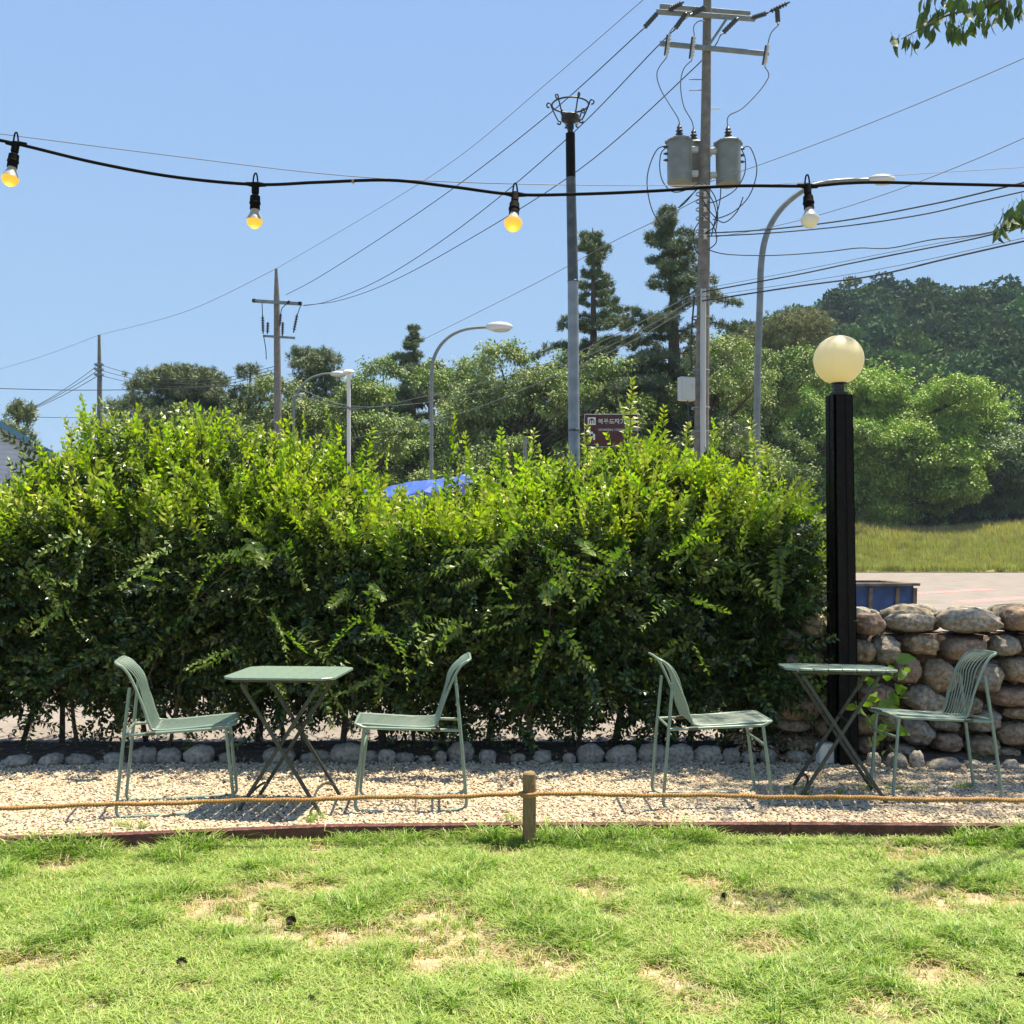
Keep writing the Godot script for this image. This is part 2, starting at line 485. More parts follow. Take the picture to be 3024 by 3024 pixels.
func _ready() -> void:
	rng.seed = 20240611
	# ------------------------------------------------ camera, sky, sun, exposure
	cam = Camera3D.new()
	cam.name = "camera"
	cam.fov = 53.13
	cam.near = 0.05
	cam.far = 3000.0
	cam.position = EYE
	cam.rotation_degrees = Vector3(PITCH, 0, 0)
	add_child(cam)
	cam.current = true
	var sky_mat := ProceduralSkyMaterial.new()
	sky_mat.sky_top_color = Color(0.380, 0.488, 0.655)
	sky_mat.sky_horizon_color = Color(0.482, 0.580, 0.655)
	sky_mat.sky_curve = 0.30
	sky_mat.ground_bottom_color = Color(0.42, 0.42, 0.36)
	sky_mat.ground_horizon_color = Color(0.6, 0.62, 0.6)
	sky_mat.sun_angle_max = 1.0
	var sky := Sky.new()
	sky.sky_material = sky_mat
	var env := Environment.new()
	env.background_mode = Environment.BG_SKY
	env.sky = sky
	env.tonemap_mode = Environment.TONE_MAPPER_LINEAR
	env.tonemap_exposure = 2.3
	env.fog_enabled = true
	env.fog_density = 0.0003
	env.fog_light_color = Color(0.80, 0.88, 1.0)
	env.sdfgi_enabled = true
	env.ssao_enabled = true
	env.ssil_enabled = true
	var we := WorldEnvironment.new()
	we.name = "world_environment"
	we.environment = env
	add_child(we)
	var sun := DirectionalLight3D.new()
	sun.name = "sun"
	sun.light_energy = 1.6
	sun.light_color = Color(1.0, 0.95, 0.85)
	sun.light_angular_distance = 0.53
	sun.shadow_enabled = true
	add_child(sun)
	sun.look_at_from_position(Vector3(0.25, 1.0, -0.13) * 40.0, Vector3.ZERO, Vector3(0, 0, -1))

	make_materials()
	board_line = [G(-700, 2492, 0.025), G(330, 2461, 0.025), G(960, 2436, 0.025), G(1512, 2430, 0.025), G(2330, 2429, 0.025), G(3800, 2440, 0.025)]
	build_ground()
	build_hill()
	build_trees()
	build_street()
	build_hedge()
	build_wall()
	build_border()
	build_lamp_post()
	build_furniture()
	build_rope_fence()
	build_string_lights()
	build_shade_tree()
	build_small_plants()
	build_gravel()
	build_lawn()

# ---------------------------------------------------------------- ground, bank and hill
func sheet(x0: float, x1: float, z0: float, z1: float, y: float) -> ArrayMesh:
	var b := MB.new()
	b.quad(Vector3(x0, y, z0), Vector3(x1, y, z0), Vector3(x1, y, z1), Vector3(x0, y, z1), Vector3.UP)
	return b.mesh()

func field(x0: float, x1: float, z0: float, z1: float, nx: int, nz: int, height: Callable, row = null) -> ArrayMesh:
	var b := MB.new()
	var p := []
	for j in nz + 1:
		for i in nx + 1:
			var x := lerpf(x0, x1, float(i) / nx)
			var z := lerpf(z0, z1, float(j) / nz)
			if row != null: z = row.call(x, z)
			p.append(Vector3(x, height.call(x, z), z))
	var nn := []
	for j in nz + 1:
		for i in nx + 1:
			var a: Vector3 = p[j * (nx + 1) + mini(i + 1, nx)] - p[j * (nx + 1) + maxi(i - 1, 0)]
			var c: Vector3 = p[mini(j + 1, nz) * (nx + 1) + i] - p[maxi(j - 1, 0) * (nx + 1) + i]
			var k := a.cross(c).normalized()
			nn.append(k if k.y > 0 else -k)
	for j in nz:
		for i in nx:
			var q := j * (nx + 1) + i
			b.tri(p[q], p[q + 1], p[q + nx + 2], nn[q], nn[q + 1], nn[q + nx + 2])
			b.tri(p[q], p[q + nx + 2], p[q + nx + 1], nn[q], nn[q + nx + 2], nn[q + nx + 1])
	return b.mesh()

func bank_y(x: float, z: float) -> float:
	if z > -62.0:
		return 0.0
	return smoothstep(-61.0, -79.0, z) * (2.9 + 0.5 * sin(x * 0.11 + 1.0) + 0.2 * sin(x * 0.45 + z * 0.2))

func hill_y(x: float, z: float) -> float:
	var along := smoothstep(-25.0, 72.0, x) * (1.0 - 0.32 * smoothstep(95.0, 230.0, x))
	var up := smoothstep(-92.0, -225.0, z) * (1.0 - 0.5 * smoothstep(-260.0, -420.0, z))
	return 2.0 + 42.0 * along * up + 1.6 * sin(x * 0.09 + 0.7) + 1.1 * sin(x * 0.21 + z * 0.13) * up

func build_ground() -> void:
	ground_part("ground", sheet(-900, 900, 40, -900, -0.14), M.meadow)
	# the lawn's soil: a shallow uneven sheet
	var nz := FastNoiseLite.new()
	nz.seed = 5
	nz.frequency = 0.9
	ground_part("lawn_soil", field(-4.6, 6.6, 0.0, 1.0, 112, 68, func(x, z): return LAWN_Y + 0.012 * nz.get_noise_2d(x, z * 6.7), func(x, u): return lerpf(1.5, edge_z(x), u)), M.soil)
	ground_part("gravel_bed", field(-4.6, 6.6, 0.0, 1.0, 112, 20, func(x, z): return -0.012 + 0.014 * nz.get_noise_2d(x * 1.4, z * 1.4), func(x, u): return lerpf(edge_z(x) - 0.002, -7.08, u)), M.gravel_base)
	ground_part("planting_bed", field(-6.5, 6.5, -6.95, -7.62, 80, 8, func(x, z): return -0.03 + 0.05 * smoothstep(-6.95, -7.15, z) + 0.03 * nz.get_noise_2d(x * 2.0, z * 2.0)), M.bed)
	ground_part("road", sheet(-90, 110, -7.55, -62.3, -0.05), M.road)
	for q in [[2700, 1756, 2950, 1741, 11.0], [2860, 1781, 3080, 1766, 9.0]]:
		var a := G(q[0], q[1], -0.046)
		var e := G(q[2], q[3], -0.046)
		var mk := MB.new()
		var w := Vector3(0, 0, -1.1)
		mk.quad(a, e, e + w, a + w, Vector3.UP)
		ground_part("road_marking", mk.mesh(), M.marking)
	ground_part("verge", sheet(-150, 11.5, -43, -62.5, -0.045), M.meadow)
	ground_part("grass_bank", field(-160, 200, -62, -112, 120, 24, func(x, z): return bank_y(x, z) - 0.03), M.meadow)
	# tall dry-tipped grass on the bank
	var tufts := []
	for k in 3:
		var b := MB.new()
		for i in 26:
			var a := R(0, TAU)
			var foot := Vector3(R(-0.35, 0.35), 0, R(-0.35, 0.35))
			var h := R(0.45, 0.95)
			var lean := Vector3(cos(a), 0, sin(a)) * h * R(0.1, 0.45)
			var side := Vector3(-sin(a), 0, cos(a)) * 0.022
			var dry := R(0, 1)
			b.tint = Color(0.30, 0.31, 0.095).lerp(Color(0.52, 0.44, 0.22), dry)
			var mid := foot + Vector3(0, h * 0.6, 0) + lean * 0.4
			b.flat(foot - side, foot + side, mid + side * 0.8); b.flat(foot - side, mid + side * 0.8, mid - side * 0.8)
			b.flat(mid - side * 0.8, mid + side * 0.8, foot + Vector3(0, h, 0) + lean)
		tufts.append(b.mesh())
	var bank := Node3D.new()
	bank.name = "bank_grass"
	add_child(bank)
	tag(bank, "tall dry-tipped meadow grass on the bank beyond the road", "grass", "", "stuff")
	for k in 3:
		var at := []
		var cols := []
		for i in 2600:
			var x := R(8, 60)
			var z := -62.2 - 19.0 * pow(R(0, 1), 1.3)
			var s := R(0.7, 1.15) * (0.62 + 0.5 * smoothstep(-66.0, -78.0, z))
			at.append(Transform3D(Basis(Vector3.UP, R(0, TAU)).scaled(Vector3(s, s, s)), Vector3(x, bank_y(x, z) - 0.03, z)))
			var g := R(0.75, 1.2)
			var straw := 0.75 * smoothstep(-70.0, -78.0, z) * R(0.0, 1.0)
			cols.append(Color(g * R(0.95, 1.15), g, g * R(0.8, 1.1)).lerp(Color(1.9, 1.45, 1.9) * g, straw))
		many("tuft", tufts[k], M.grass, at, cols, bank)

func build_hill() -> void:
	ground_part("hill", field(-140, 420, -90, -480, 110, 80, hill_y), M.hill_soil)
	var wood := Node3D.new()
	wood.name = "hill_forest"
	add_child(wood)
	tag(wood, "hazy wooded hillside of dark pines and paler broadleaf trees behind the bright tree", "forest", "", "stuff")
	for kind in 4:
		var b := MB.new()
		var pine := kind < 2
		b.tint = Color(0.10, 0.075, 0.055)
		b.tube(PackedVector3Array([Vector3(0, -0.5, 0), Vector3(0.1, 3.5, 0), Vector3(0, 6.5, 0.1)]), [0.22, 0.16, 0.07], 5, false)
		var lobes := []
		for i in (9 if pine else 12):
			var t := float(i) / 9.0
			if pine:
				lobes.append([Vector3(R(-1, 1) * (1.7 - t), 3.6 + 4.2 * t, R(-1, 1) * (1.7 - t)), R(0.9, 1.5) * (1.25 - 0.5 * t), 0.55])
			else:
				var q := dir()
				lobes.append([Vector3(q.x * 1.7, 3.4 + q.y * 2.0 + 0.6, q.z * 1.7), R(1.1, 1.6), 0.85])
		for l in lobes:
			for i in (46 if pine else 52):
				var o := dir()
				if o.y < -0.1: o.y *= -0.8
				var p: Vector3 = l[0] + Vector3(o.x, o.y * l[2], o.z) * l[1] * R(0.8, 1.05)
				var g := R(0.75, 1.25)
				b.tint = Color(0.088, 0.125, 0.055) * g if pine else Color(0.125, 0.185, 0.055) * g
				var along := (o + dir() * 0.9).normalized()
				b.leaf(p, along, dir(), R(0.4, 0.7), R(0.28, 0.45))
		var mesh_ := b.mesh()
		var at := []
		var cols := []
		var want := 330 if pine else 190
		while at.size() < want:
			var x := R(12, 150)
			var z := -R(104, 262)
			if x / -z > 0.62 or x / -z < 0.12:
				continue
			# broadleaf trees stand in patches
			var patch := sin(x * 0.12 + 1.3) + sin(z * 0.09 + x * 0.05) + R(-0.8, 0.8)
			if (patch > 0.75) == pine:
				continue
			var s := R(1.05, 1.75)
			at.append(Transform3D(Basis(Vector3.UP, R(0, TAU)).scaled(Vector3(s, s * R(0.85, 1.1), s)), Vector3(x, hill_y(x, z) - 0.3, z)))
			var g := R(0.8, 1.2)
			cols.append(Color(g * R(0.85, 1.15), g, g * R(0.9, 1.2)))
		many("crown", mesh_, M.hill_leaf, at, cols, wood)

# ---------------------------------------------------------------- trees
var clumps := {}

func make_clumps() -> void:
	clumps.broad = []
	clumps.needle = []
	for k in 3:
		var b := MB.new()
		for i in 34:
			var o := dir()
			var p := Vector3(o.x, o.y * 0.6, o.z) * R(0.1, 0.42)
			var along := (o * 0.7 + dir() * 0.5 + Vector3(0, -0.45, 0)).normalized()
			var g := R(0.75, 1.25)
			b.tint = Color(g, g, g * R(0.8, 1.1))
			b.leaf(p, along, (Vector3.UP + dir() * 0.6).normalized(), R(0.13, 0.21), R(0.065, 0.10))
		clumps.broad.append(b.mesh())
		var c := MB.new()
		for i in 60:
			var o := dir()
			if o.y < -0.2: o.y *= -0.5
			var p := dir() * R(0.0, 0.24)
			var g := R(0.7, 1.3)
			c.tint = Color(g, g, g)
			var side := o.cross(dir()).normalized() * 0.020
			var tip := p + (o + Vector3(0, 0.15, 0)).normalized() * R(0.14, 0.26)
			c.flat(p - side, p + side, tip)
		clumps.needle.append(c.mesh())

func crown_of(parent: Node3D, spots: Array, kind: String, mat: Material, tone: Color, size := 1.0, vary := 0.18) -> void:
	# spots: places of the leaf clumps; three clump shapes share them
	var crown := Node3D.new()
	crown.name = "crown"
	parent.add_child(crown)
	for k in 3:
		var at := []
		var cols := []
		for i in range(k, spots.size(), 3):
			var s := size * R(0.75, 1.3)
			at.append(Transform3D(Basis.from_euler(Vector3(R(-0.4, 0.4), R(0, TAU), R(-0.4, 0.4))).scaled(Vector3(s, s, s)), spots[i]))
			var g := 1.0 + R(-vary, vary)
			cols.append(Color(tone.r * g * R(0.9, 1.1), tone.g * g, tone.b * g))
		if at.size() > 0:
			many("leaf_clumps", clumps[kind][k], mat, at, cols, crown).set_meta("kind", "stuff")

func trunk_of(parent: Node3D, h: float, r: float, limbs: Array) -> void:
	var b := MB.new()
	var p := []
	for i in 6:
		p.append(Vector3(sin(i * 1.7) * r * 0.5, h * i / 5.0 - 0.1, cos(i * 2.3) * r * 0.5))
	b.tube(smooth(p, 3), smooth_radii(16, r, r * 0.25), 8)
	for l in limbs:
		var s := Vector3(0, minf(l.y * 0.75, h * 0.92), 0)
		b.tube(smooth([s, s.lerp(l, 0.5) + Vector3(0, -0.1, 0), l], 4), smooth_radii(9, r * 0.38, r * 0.06), 5, false)
	put("trunk", b.mesh(), M.bark, parent)

func smooth_radii(count: int, a: float, b: float) -> PackedFloat32Array:
	var out := PackedFloat32Array()
	for i in count:
		out.append(lerpf(a, b, float(i) / (count - 1)))
	return out

func tree(called: String, label: String, group: String, kind: String, cx: float, top: float, w: float, d: float, tone: Color, low := 0.1, dense := 1.0) -> void:
	var crest := B(cx, top, d)
	var foot := Vector3(crest.x, bank_y(crest.x, crest.z) - 0.03, crest.z)
	var h := crest.y - foot.y
	var rw := w * 1.2 / 1932.0 * d * 0.5
	var t := thing(called, label, "tree", foot, 0.0, group)
	var spots := []
	var limbs := []
	if kind == "broad":
		var mid := h * (1.0 + low) * 0.5
		var ry := h * (1.0 - low) * 0.5
		var n := int(clampf(rw * ry * 1.5, 20, 80))
		var lobes := []
		# boughs that carry most of the foliage, so that the outline is uneven
		var boughs := []
		for i in 7:
			boughs.append(Vector3(R(-0.72, 0.72) * rw, mid + R(-0.8, 0.72) * ry, R(-0.6, 0.6) * rw))
		for i in n:
			var lc := dir() * R(0.2, 0.42) * rw
			var from: Vector3 = boughs[i % 7]
			var r2 := rw * R(0.13, 0.27)
			lobes.append([Vector3(from.x + lc.x, minf(from.y + lc.y * 0.8, h - r2), from.z + lc.z), r2])
		for i in int(n * 0.6):
			var o := dir()
			var k := pow(R(0.05, 0.8), 0.5)
			var lr := rw * R(0.16, 0.36)
			lobes.append([Vector3(o.x * (rw - lr * 0.75) * k, mid + o.y * (ry - lr * 0.6) * k, o.z * (rw - lr * 0.75) * k), lr])
		lobes.append([Vector3(R(-0.2, 0.2) * rw, h - rw * 0.28, 0), rw * 0.3])
		for l in lobes:
			limbs.append(l[0])
			var far := maxf(1.0, d / 55.0)
			var count := int(l[1] * l[1] * 4.0 * PI * 3.3 * dense / far)
			for i in count:
				var o := dir()
				if o.y < -0.05 and R(0, 1) < 0.85: o.y = -o.y
				spots.append(l[0] + Vector3(o.x, o.y * 0.72, o.z) * l[1] * (R(0.7, 1.1) if R(0, 1) < 0.88 else R(1.1, 1.55)))
		trunk_of(t, h * 0.8, rw * 0.06 + 0.08, limbs)
		crown_of(t, spots, "broad", M.leaf_tree, tone, 0.95 * maxf(1.0, d / 55.0))
	elif kind == "pine":
		var n := int(clampf(rw * 7.0, 16, 40))
		for i in n:
			var k := float(i) / n
			var a := R(0, TAU)
			var y := h * lerpf(maxf(low, 0.2), 0.94, k)
			var reach := rw * R(0.1, 0.85) * (1.0 - 0.5 * k)
			var c := Vector3(cos(a) * reach, y, sin(a) * reach)
			limbs.append(c)
			var lr := rw * R(0.22, 0.46)
			for j in int(lr * lr * 4 * PI * 3.4 * dense):
				var o := dir()
				if o.y < 0 and R(0, 1) < 0.7: o.y = -o.y
				spots.append(c + Vector3(o.x, o.y * 0.6, o.z) * lr * (R(0.6, 1.1) if R(0, 1) < 0.95 else R(1.1, 1.3)))
		trunk_of(t, h * 0.95, rw * 0.05 + 0.09, limbs)
		crown_of(t, spots, "needle", M.needle, tone, 1.0)
	else:
		# a cedar: whorls of long level branches hung with tufts
		var b := MB.new()
		b.tube(PackedVector3Array([Vector3(0, -0.1, 0), Vector3(0.05, h * 0.5, 0), Vector3(0, h, 0)]), [rw * 0.07 + 0.06, rw * 0.045 + 0.04, 0.02], 7)
		var y := h * maxf(low, 0.1)
		while y < h * 0.985:
			var k := y / h
			var reach := rw * pow(1.0 - k, 0.72) * 1.1 + 0.12
			for j in (3 if k < 0.85 else 4):
				var a := R(0, TAU)
				var l := reach * R(0.35, 1.2)
				var out := Vector3(cos(a), 0, sin(a))
				var p := [Vector3(0, y, 0), Vector3(0, y, 0) + out * l * 0.5 + Vector3(0, l * 0.14, 0), Vector3(0, y, 0) + out * l + Vector3(0, -l * 0.03 + R(-0.1, 0.25), 0)]
				var line := smooth(p, 6)
				b.tube(line, smooth_radii(line.size(), 0.045, 0.012), 4, false)
				var steps := int(l / 0.16) + 2
				for i in steps:
					var u := float(i) / steps
					if u < 0.15: continue
					var q: Vector3 = line[int(u * (line.size() - 1))].lerp(line[mini(int(u * (line.size() - 1)) + 1, line.size() - 1)], fposmod(u * (line.size() - 1), 1.0))
					var wide := l * 0.16 * sin(u * 2.6 + 0.3) + 0.06
					for m in int(3 * dense):
						spots.append(q + out.cross(Vector3.UP) * R(-wide, wide) + Vector3(0, R(-0.18, 0.1), 0))
			y += R(0.30, 0.8) * (0.55 + 0.45 * (1.0 - k)) * (h / 14.0)
		put("trunk", b.mesh(), M.bark, t)
		crown_of(t, spots, "needle", M.needle, tone, 0.72)

func build_trees() -> void:
	make_clumps()
	var grey := Color(0.24, 0.29, 0.10)
	var dark := Color(0.15, 0.19, 0.075)
	var mid := Color(0.20, 0.26, 0.072)
	var g := "row of trees across the road"
	tree("pine_tree", "dark pine at the photo's left edge behind the white gabled building", g, "pine", 30, 742, 150, 46, dark, 0.2, 1.2)
	tree("pine_tree", "wide dark pine right of the most distant utility pole", g, "pine", 350, 690, 250, 62, dark, 0.2, 1.3)
	tree("pine_tree", "thin gappy pine just left of the middle utility pole", g, "pine", 470, 664, 120, 64, dark, 0.2)
	tree("pine_tree", "tall round-topped pine just right of the middle utility pole", g, "pine", 612, 632, 165, 62, dark, 0.2, 1.3)
	tree("cedar_tree", "dark cone-shaped conifer peeking above the trees behind the curved street lamp", g, "cedar", 780, 612, 190, 66, dark)
	tree("leafy_tree", "round leafy tree behind the middle utility pole and the short street lamp", g, "broad", 540, 700, 230, 55, grey * 0.85, 0.05)
	tree("leafy_tree", "low leafy tree behind the thin white pole above the hedge", g, "broad", 690, 715, 220, 53, mid, 0.03)
	tree("leafy_tree", "leafy tree right beside the curved street lamp above the blue tarpaulin", g, "broad", 815, 690, 190, 56, mid, 0.03)
	tree("leafy_tree", "broad grey-green leafy tree left of the grey lamp post without a globe", g, "broad", 975, 640, 280, 51, grey, 0.03, 1.1)
	tree("cedar_tree", "slender tall cedar seen right beside the grey lamp post without a globe", g, "cedar", 1118, 430, 330, 52, Color(0.125, 0.175, 0.07), 0.1, 1.0)
	tree("cedar_tree", "tallest dark cedar just left of the utility pole with transformers", g, "cedar", 1268, 386, 450, 49, Color(0.11, 0.155, 0.07), 0.1, 1.0)
	tree("leafy_tree", "leafy tree behind the brown road sign", g, "broad", 1170, 665, 200, 46, mid, 0.03)
	tree("leafy_tree", "large grey-green leafy tree behind the base of the transformer pole", g, "broad", 1345, 628, 270, 47, grey, 0.03, 1.1)
	tree("pine_tree", "spreading olive-brown pine between the tall street lamp and the wooded hill", g, "pine", 1465, 590, 250, 96, Color(0.20, 0.21, 0.07), 0.2, 0.8)
	tree("bright_tree", "bright yellow-green leafy tree behind the lamp post with the round globe", g, "broad", 1645, 696, 330, 84, Color(0.30, 0.40, 0.065), 0.0, 1.0)
	tree("bright_tree", "smaller bright green tree just left of the globe lamp post", g, "broad", 1500, 735, 190, 78, Color(0.22, 0.32, 0.06), 0.0, 1.15)
	tree("leafy_tree", "distant leafy tree filling the gap left of the middle utility pole", g, "broad", 430, 742, 220, 70, mid, 0.0)
	tree("leafy_tree", "distant leafy tree between the thin white pole and the curved street lamp", g, "broad", 730, 668, 210, 70, mid, 0.0)
	tree("leafy_tree", "distant leafy tree right of the curved street lamp's head", g, "broad", 885, 672, 210, 68, grey, 0.0)
	tree("leafy_tree", "distant leafy tree behind the grey lamp post without a globe", g, "broad", 1070, 650, 220, 68, mid, 0.0)
	tree("leafy_tree", "distant leafy tree behind the tall street lamp's mast", g, "broad", 1430, 655, 230, 66, mid, 0.0)
	tree("leafy_tree", "low distant leafy tree under the wide dark pine at the left", g, "broad", 290, 778, 210, 68, mid, 0.0)
	tree("pale_bush", "dark bush with pale upper leaves at the photo's right edge above the grass bank", g, "broad", 1880, 806, 260, 86, Color(0.21, 0.27, 0.12), 0.0, 1.1)
	tree("pale_bush", "low dark bush between the bright tree and the right-edge bush", g, "broad", 1790, 880, 170, 88, Color(0.12, 0.17, 0.05), 0.0)

# ---------------------------------------------------------------- poles, wires, sign and the street's things
func wire(label: String, points: Array, r := 0.006, mat: Material = null, steps := 8) -> void:
	var o := put("overhead_wire", one(smooth(points, steps), r * 0.8, 5), mat if mat else M.wire)
	tag(o, label, "wire", "overhead wires")

func sag(a: Vector3, b: Vector3, drop: float) -> Array:
	var out := []
	for i in 9:
		var t := i / 8.0
		out.append(a.lerp(b, t) - Vector3(0, drop * 4.0 * t * (1.0 - t), 0))
	return out

func insulator(parent: Node3D, a: Vector3, b: Vector3, fat := 0.05, mat: Material = null) -> void:
	# a ribbed rod from a to b
	var l := (b - a).length()
	var prof := [[0.0, 0.0], [fat * 0.35, 0.0]]
	var n := 6
	for i in n:
		var h := l * (0.1 + 0.8 * i / n)
		prof.append([fat * 0.4, h])
		prof.append([fat, h + l * 0.03])
		prof.append([fat * 0.4, h + l * 0.08])
	prof.append([fat * 0.3, l])
	prof.append([0.0, l])
	var m := MB.new()
	m.lathe(prof, a, facing(b - a, Vector3(0.3, 0.2, 1)), 10)
	put("insulator", m.mesh(), mat if mat else M.insulator, parent)

func build_street() -> void:
	var D := 22.0
	# ---- the transformer pole
	var base := B(1318, 1033, D)
	base.y = -0.05
	var pole := thing("utility_pole", "tall concrete utility pole carrying grey transformers and crossarms", "utility pole", base)
	var L := func(px: float, py: float, dz := 0.0) -> Vector3: return B(px, py, D + dz) - base
	var top: Vector3 = L.call(1335, -30)
	var b := MB.new()
	b.tube(PackedVector3Array([Vector3(0, -0.2, 0), top * 0.5, top]), [0.19, 0.135, 0.085], 16)
	put("shaft", b.mesh(), M.concrete_pole, pole)
	# conduit strapped to the shaft
	b = MB.new()
	b.tube(PackedVector3Array([L.call(1329, 1020, -0.25), L.call(1326, 780, -0.22), L.call(1327, 545, -0.2)]), 0.062, 12)
	put("conduit", b.mesh(), M.pale, pole)
	b = MB.new()
	for y in [560, 600, 700, 770, 815]:
		b = MB.new()
		var at: Vector3 = L.call(1322, y, -0.02)
		b.lathe([[0.20, -0.02], [0.205, 0.0], [0.20, 0.02]], at, Basis.IDENTITY, 16)
		put("strap", b.mesh(), M.steel_arm, pole)
	# meter box
	b = MB.new()
	b.box(L.call(1295, 734, -0.3), Vector3(0.34, 0.50, 0.18), Basis(Vector3.UP, 0.35), 0.015)
	var mbx := put("meter_box", b.mesh(), M.pale, pole)
	b = MB.new()
	var face: Vector3 = L.call(1295, 734, -0.3)
	var turn := Basis(Vector3.UP, 0.35)
	b.box(face + turn * Vector3(0, 0, 0.095), Vector3(0.30, 0.45, 0.012), turn, 0.004)
	b.box(face + turn * Vector3(0.09, 0.05, 0.107), Vector3(0.025, 0.08, 0.02), turn, 0.004)
	put("door", b.mesh(), M.pale, mbx)
	b = MB.new()
	b.tube(smooth([L.call(1297, 755, -0.3), L.call(1300, 800, -0.25), L.call(1303, 870, -0.2), L.call(1305, 1000, -0.2)], 6), 0.02, 6)
	put("service_cable", b.mesh(), M.wire, pole)
	b = MB.new()
	b.tube(smooth([L.call(1305, 700, -0.3), L.call(1304, 640, -0.2), L.call(1310, 560, -0.2)], 6), 0.02, 6)
	put("service_cable", b.mesh(), M.wire, pole)
	# crossarms
	var arms := [[1238, 22, 1425, 36, 0.0], [1245, 12, 1415, 26, 0.35], [1245, 82, 1450, 102, 0.0]]
	for q in arms:
		b = MB.new()
		var p0: Vector3 = L.call(q[0], q[1], -0.25 + q[4])
		var p1: Vector3 = L.call(q[2], q[3], -0.05 + q[4])
		b.box((p0 + p1) * 0.5, Vector3(0.085, (p1 - p0).length(), 0.085), facing(p1 - p0, Vector3(0, 0, 1)), 0.006)
		put("crossarm", b.mesh(), M.steel_arm, pole)
	b = MB.new()
	var s0: Vector3 = L.call(1331, 95, -0.15)
	var s1: Vector3 = L.call(1372, 34, -0.15)
	b.box((s0 + s1) * 0.5, Vector3(0.05, (s1 - s0).length(), 0.05), facing(s1 - s0, Vector3(0, 0, 1)))
	put("arm_brace", b.mesh(), M.steel_arm, pole)
	# strain insulators towards the left and the right line
	for q in [[1241, 24, 1212, 56], [1262, 18, 1290, 4], [1295, 24, 1271, 58], [1330, 14, 1302, 28], [1392, 34, 1360, 66], [1418, 34, 1450, 24], [1452, 22, 1490, 4], [1466, 12, 1468, 46]]:
		insulator(pole, L.call(q[0], q[1], -0.25), L.call(q[2], q[3], -0.6), 0.055)
	# fused cut-outs on the lower arm
	for q in [[1263, 62, 1258, 108], [1310, 66, 1305, 114], [1449, 82, 1443, 126]]:
		insulator(pole, L.call(q[0], q[1], -0.3), L.call(q[2], q[3], -0.35), 0.05, M.porcelain)
		b = MB.new()
		b.tube(PackedVector3Array([L.call(q[0] - 4, q[1] + 4, -0.42), L.call(q[2] - 4, q[3] - 4, -0.45)]), 0.022, 6)
		put("fuse_holder", b.mesh(), M.insulator, pole)
	# transformers
	for q in [[1282, 305, 0.0], [1374, 308, 0.0], [1309, 312, 0.55]]:
		var tk := Node3D.new()
		tk.name = "transformer"
		pole.add_child(tk, true)
		tk.position = L.call(q[0], q[1], q[2])
		b = MB.new()
		b.lathe([[0.0, -0.47], [0.25, -0.47], [0.262, -0.45], [0.268, 0.40], [0.29, 0.405], [0.29, 0.44], [0.25, 0.475], [0.12, 0.50], [0.0, 0.505]], Vector3.ZERO, Basis.IDENTITY, 28)
		for k in 6:
			b.box(Vector3(cos(k * TAU / 6), 0, sin(k * TAU / 6)) * 0.295 + Vector3(0, 0.42, 0), Vector3(0.03, 0.06, 0.03))
		put("tank", b.mesh(), M.tank, tk)
		b = MB.new()
		b.lathe([[0.0, 0.48], [0.05, 0.48], [0.05, 0.58], [0.085, 0.60], [0.045, 0.64], [0.08, 0.67], [0.04, 0.71], [0.06, 0.74], [0.025, 0.80], [0.0, 0.86]], Vector3.ZERO, Basis.IDENTITY, 12)
		put("bushing", b.mesh(), M.insulator, tk)
		b = MB.new()
		var inward := -1.0 if q[0] > 1330 else 1.0
		for y in [0.26, -0.26]:
			b = MB.new()
			b.box(Vector3(inward * 0.32, y, 0), Vector3(0.16, 0.11, 0.12), Basis.IDENTITY, 0.01)
			put("bracket", b.mesh(), M.pale, tk)
		for y in [0.30, 0.16, 0.02]:
			b = MB.new()
			b.lathe([[0.0, 0.0], [0.03, 0.0], [0.03, 0.05], [0.015, 0.09], [0.0, 0.1]], Vector3(-inward * 0.255, y, 0.03), facing(Vector3(-inward, 0, 0)), 8)
			put("terminal", b.mesh(), M.insulator, tk)
	# jumper leads and drop loops, all fixed to the pole
	var leads := [
		[[1282, 245], [1280, 225], [1262, 195], [1245, 165], [1240, 135], [1258, 108]],
		[[1309, 252], [1306, 230], [1290, 200], [1284, 160], [1290, 130], [1305, 114]],
		[[1374, 245], [1374, 220], [1400, 205], [1430, 175], [1448, 150], [1450, 138], [1443, 126]],
		[[1263, 62], [1272, 50], [1285, 42], [1300, 30]], [[1310, 66], [1309, 50], [1318, 40], [1330, 40]], [[1449, 82], [1455, 62], [1468, 48], [1468, 46]],
		[[1258, 275], [1240, 282], [1225, 315], [1221, 350], [1230, 395], [1250, 430]],
		[[1258, 278], [1247, 290], [1245, 320], [1252, 345], [1270, 362], [1295, 358], [1320, 345]],
		[[1400, 280], [1415, 278], [1427, 310], [1425, 340], [1410, 375], [1380, 402], [1345, 415]],
		[[1400, 284], [1406, 300], [1404, 330], [1385, 360], [1350, 380], [1335, 382]],
		[[1325, 350], [1345, 380], [1352, 410], [1345, 430], [1330, 440]],
		[[1318, 352], [1295, 380], [1280, 392], [1300, 372], [1325, 348]],
		[[1322, 370], [1340, 400], [1365, 420], [1390, 400], [1402, 372]],
		[[1325, 405], [1345, 425], [1352, 455], [1338, 470]], [[1318, 420], [1308, 440], [1312, 470], [1322, 480]],
		[[1330, 345], [1349, 372], [1354, 405], [1350, 438]], [[1360, 350], [1358, 380], [1348, 420], [1342, 446]],
	]
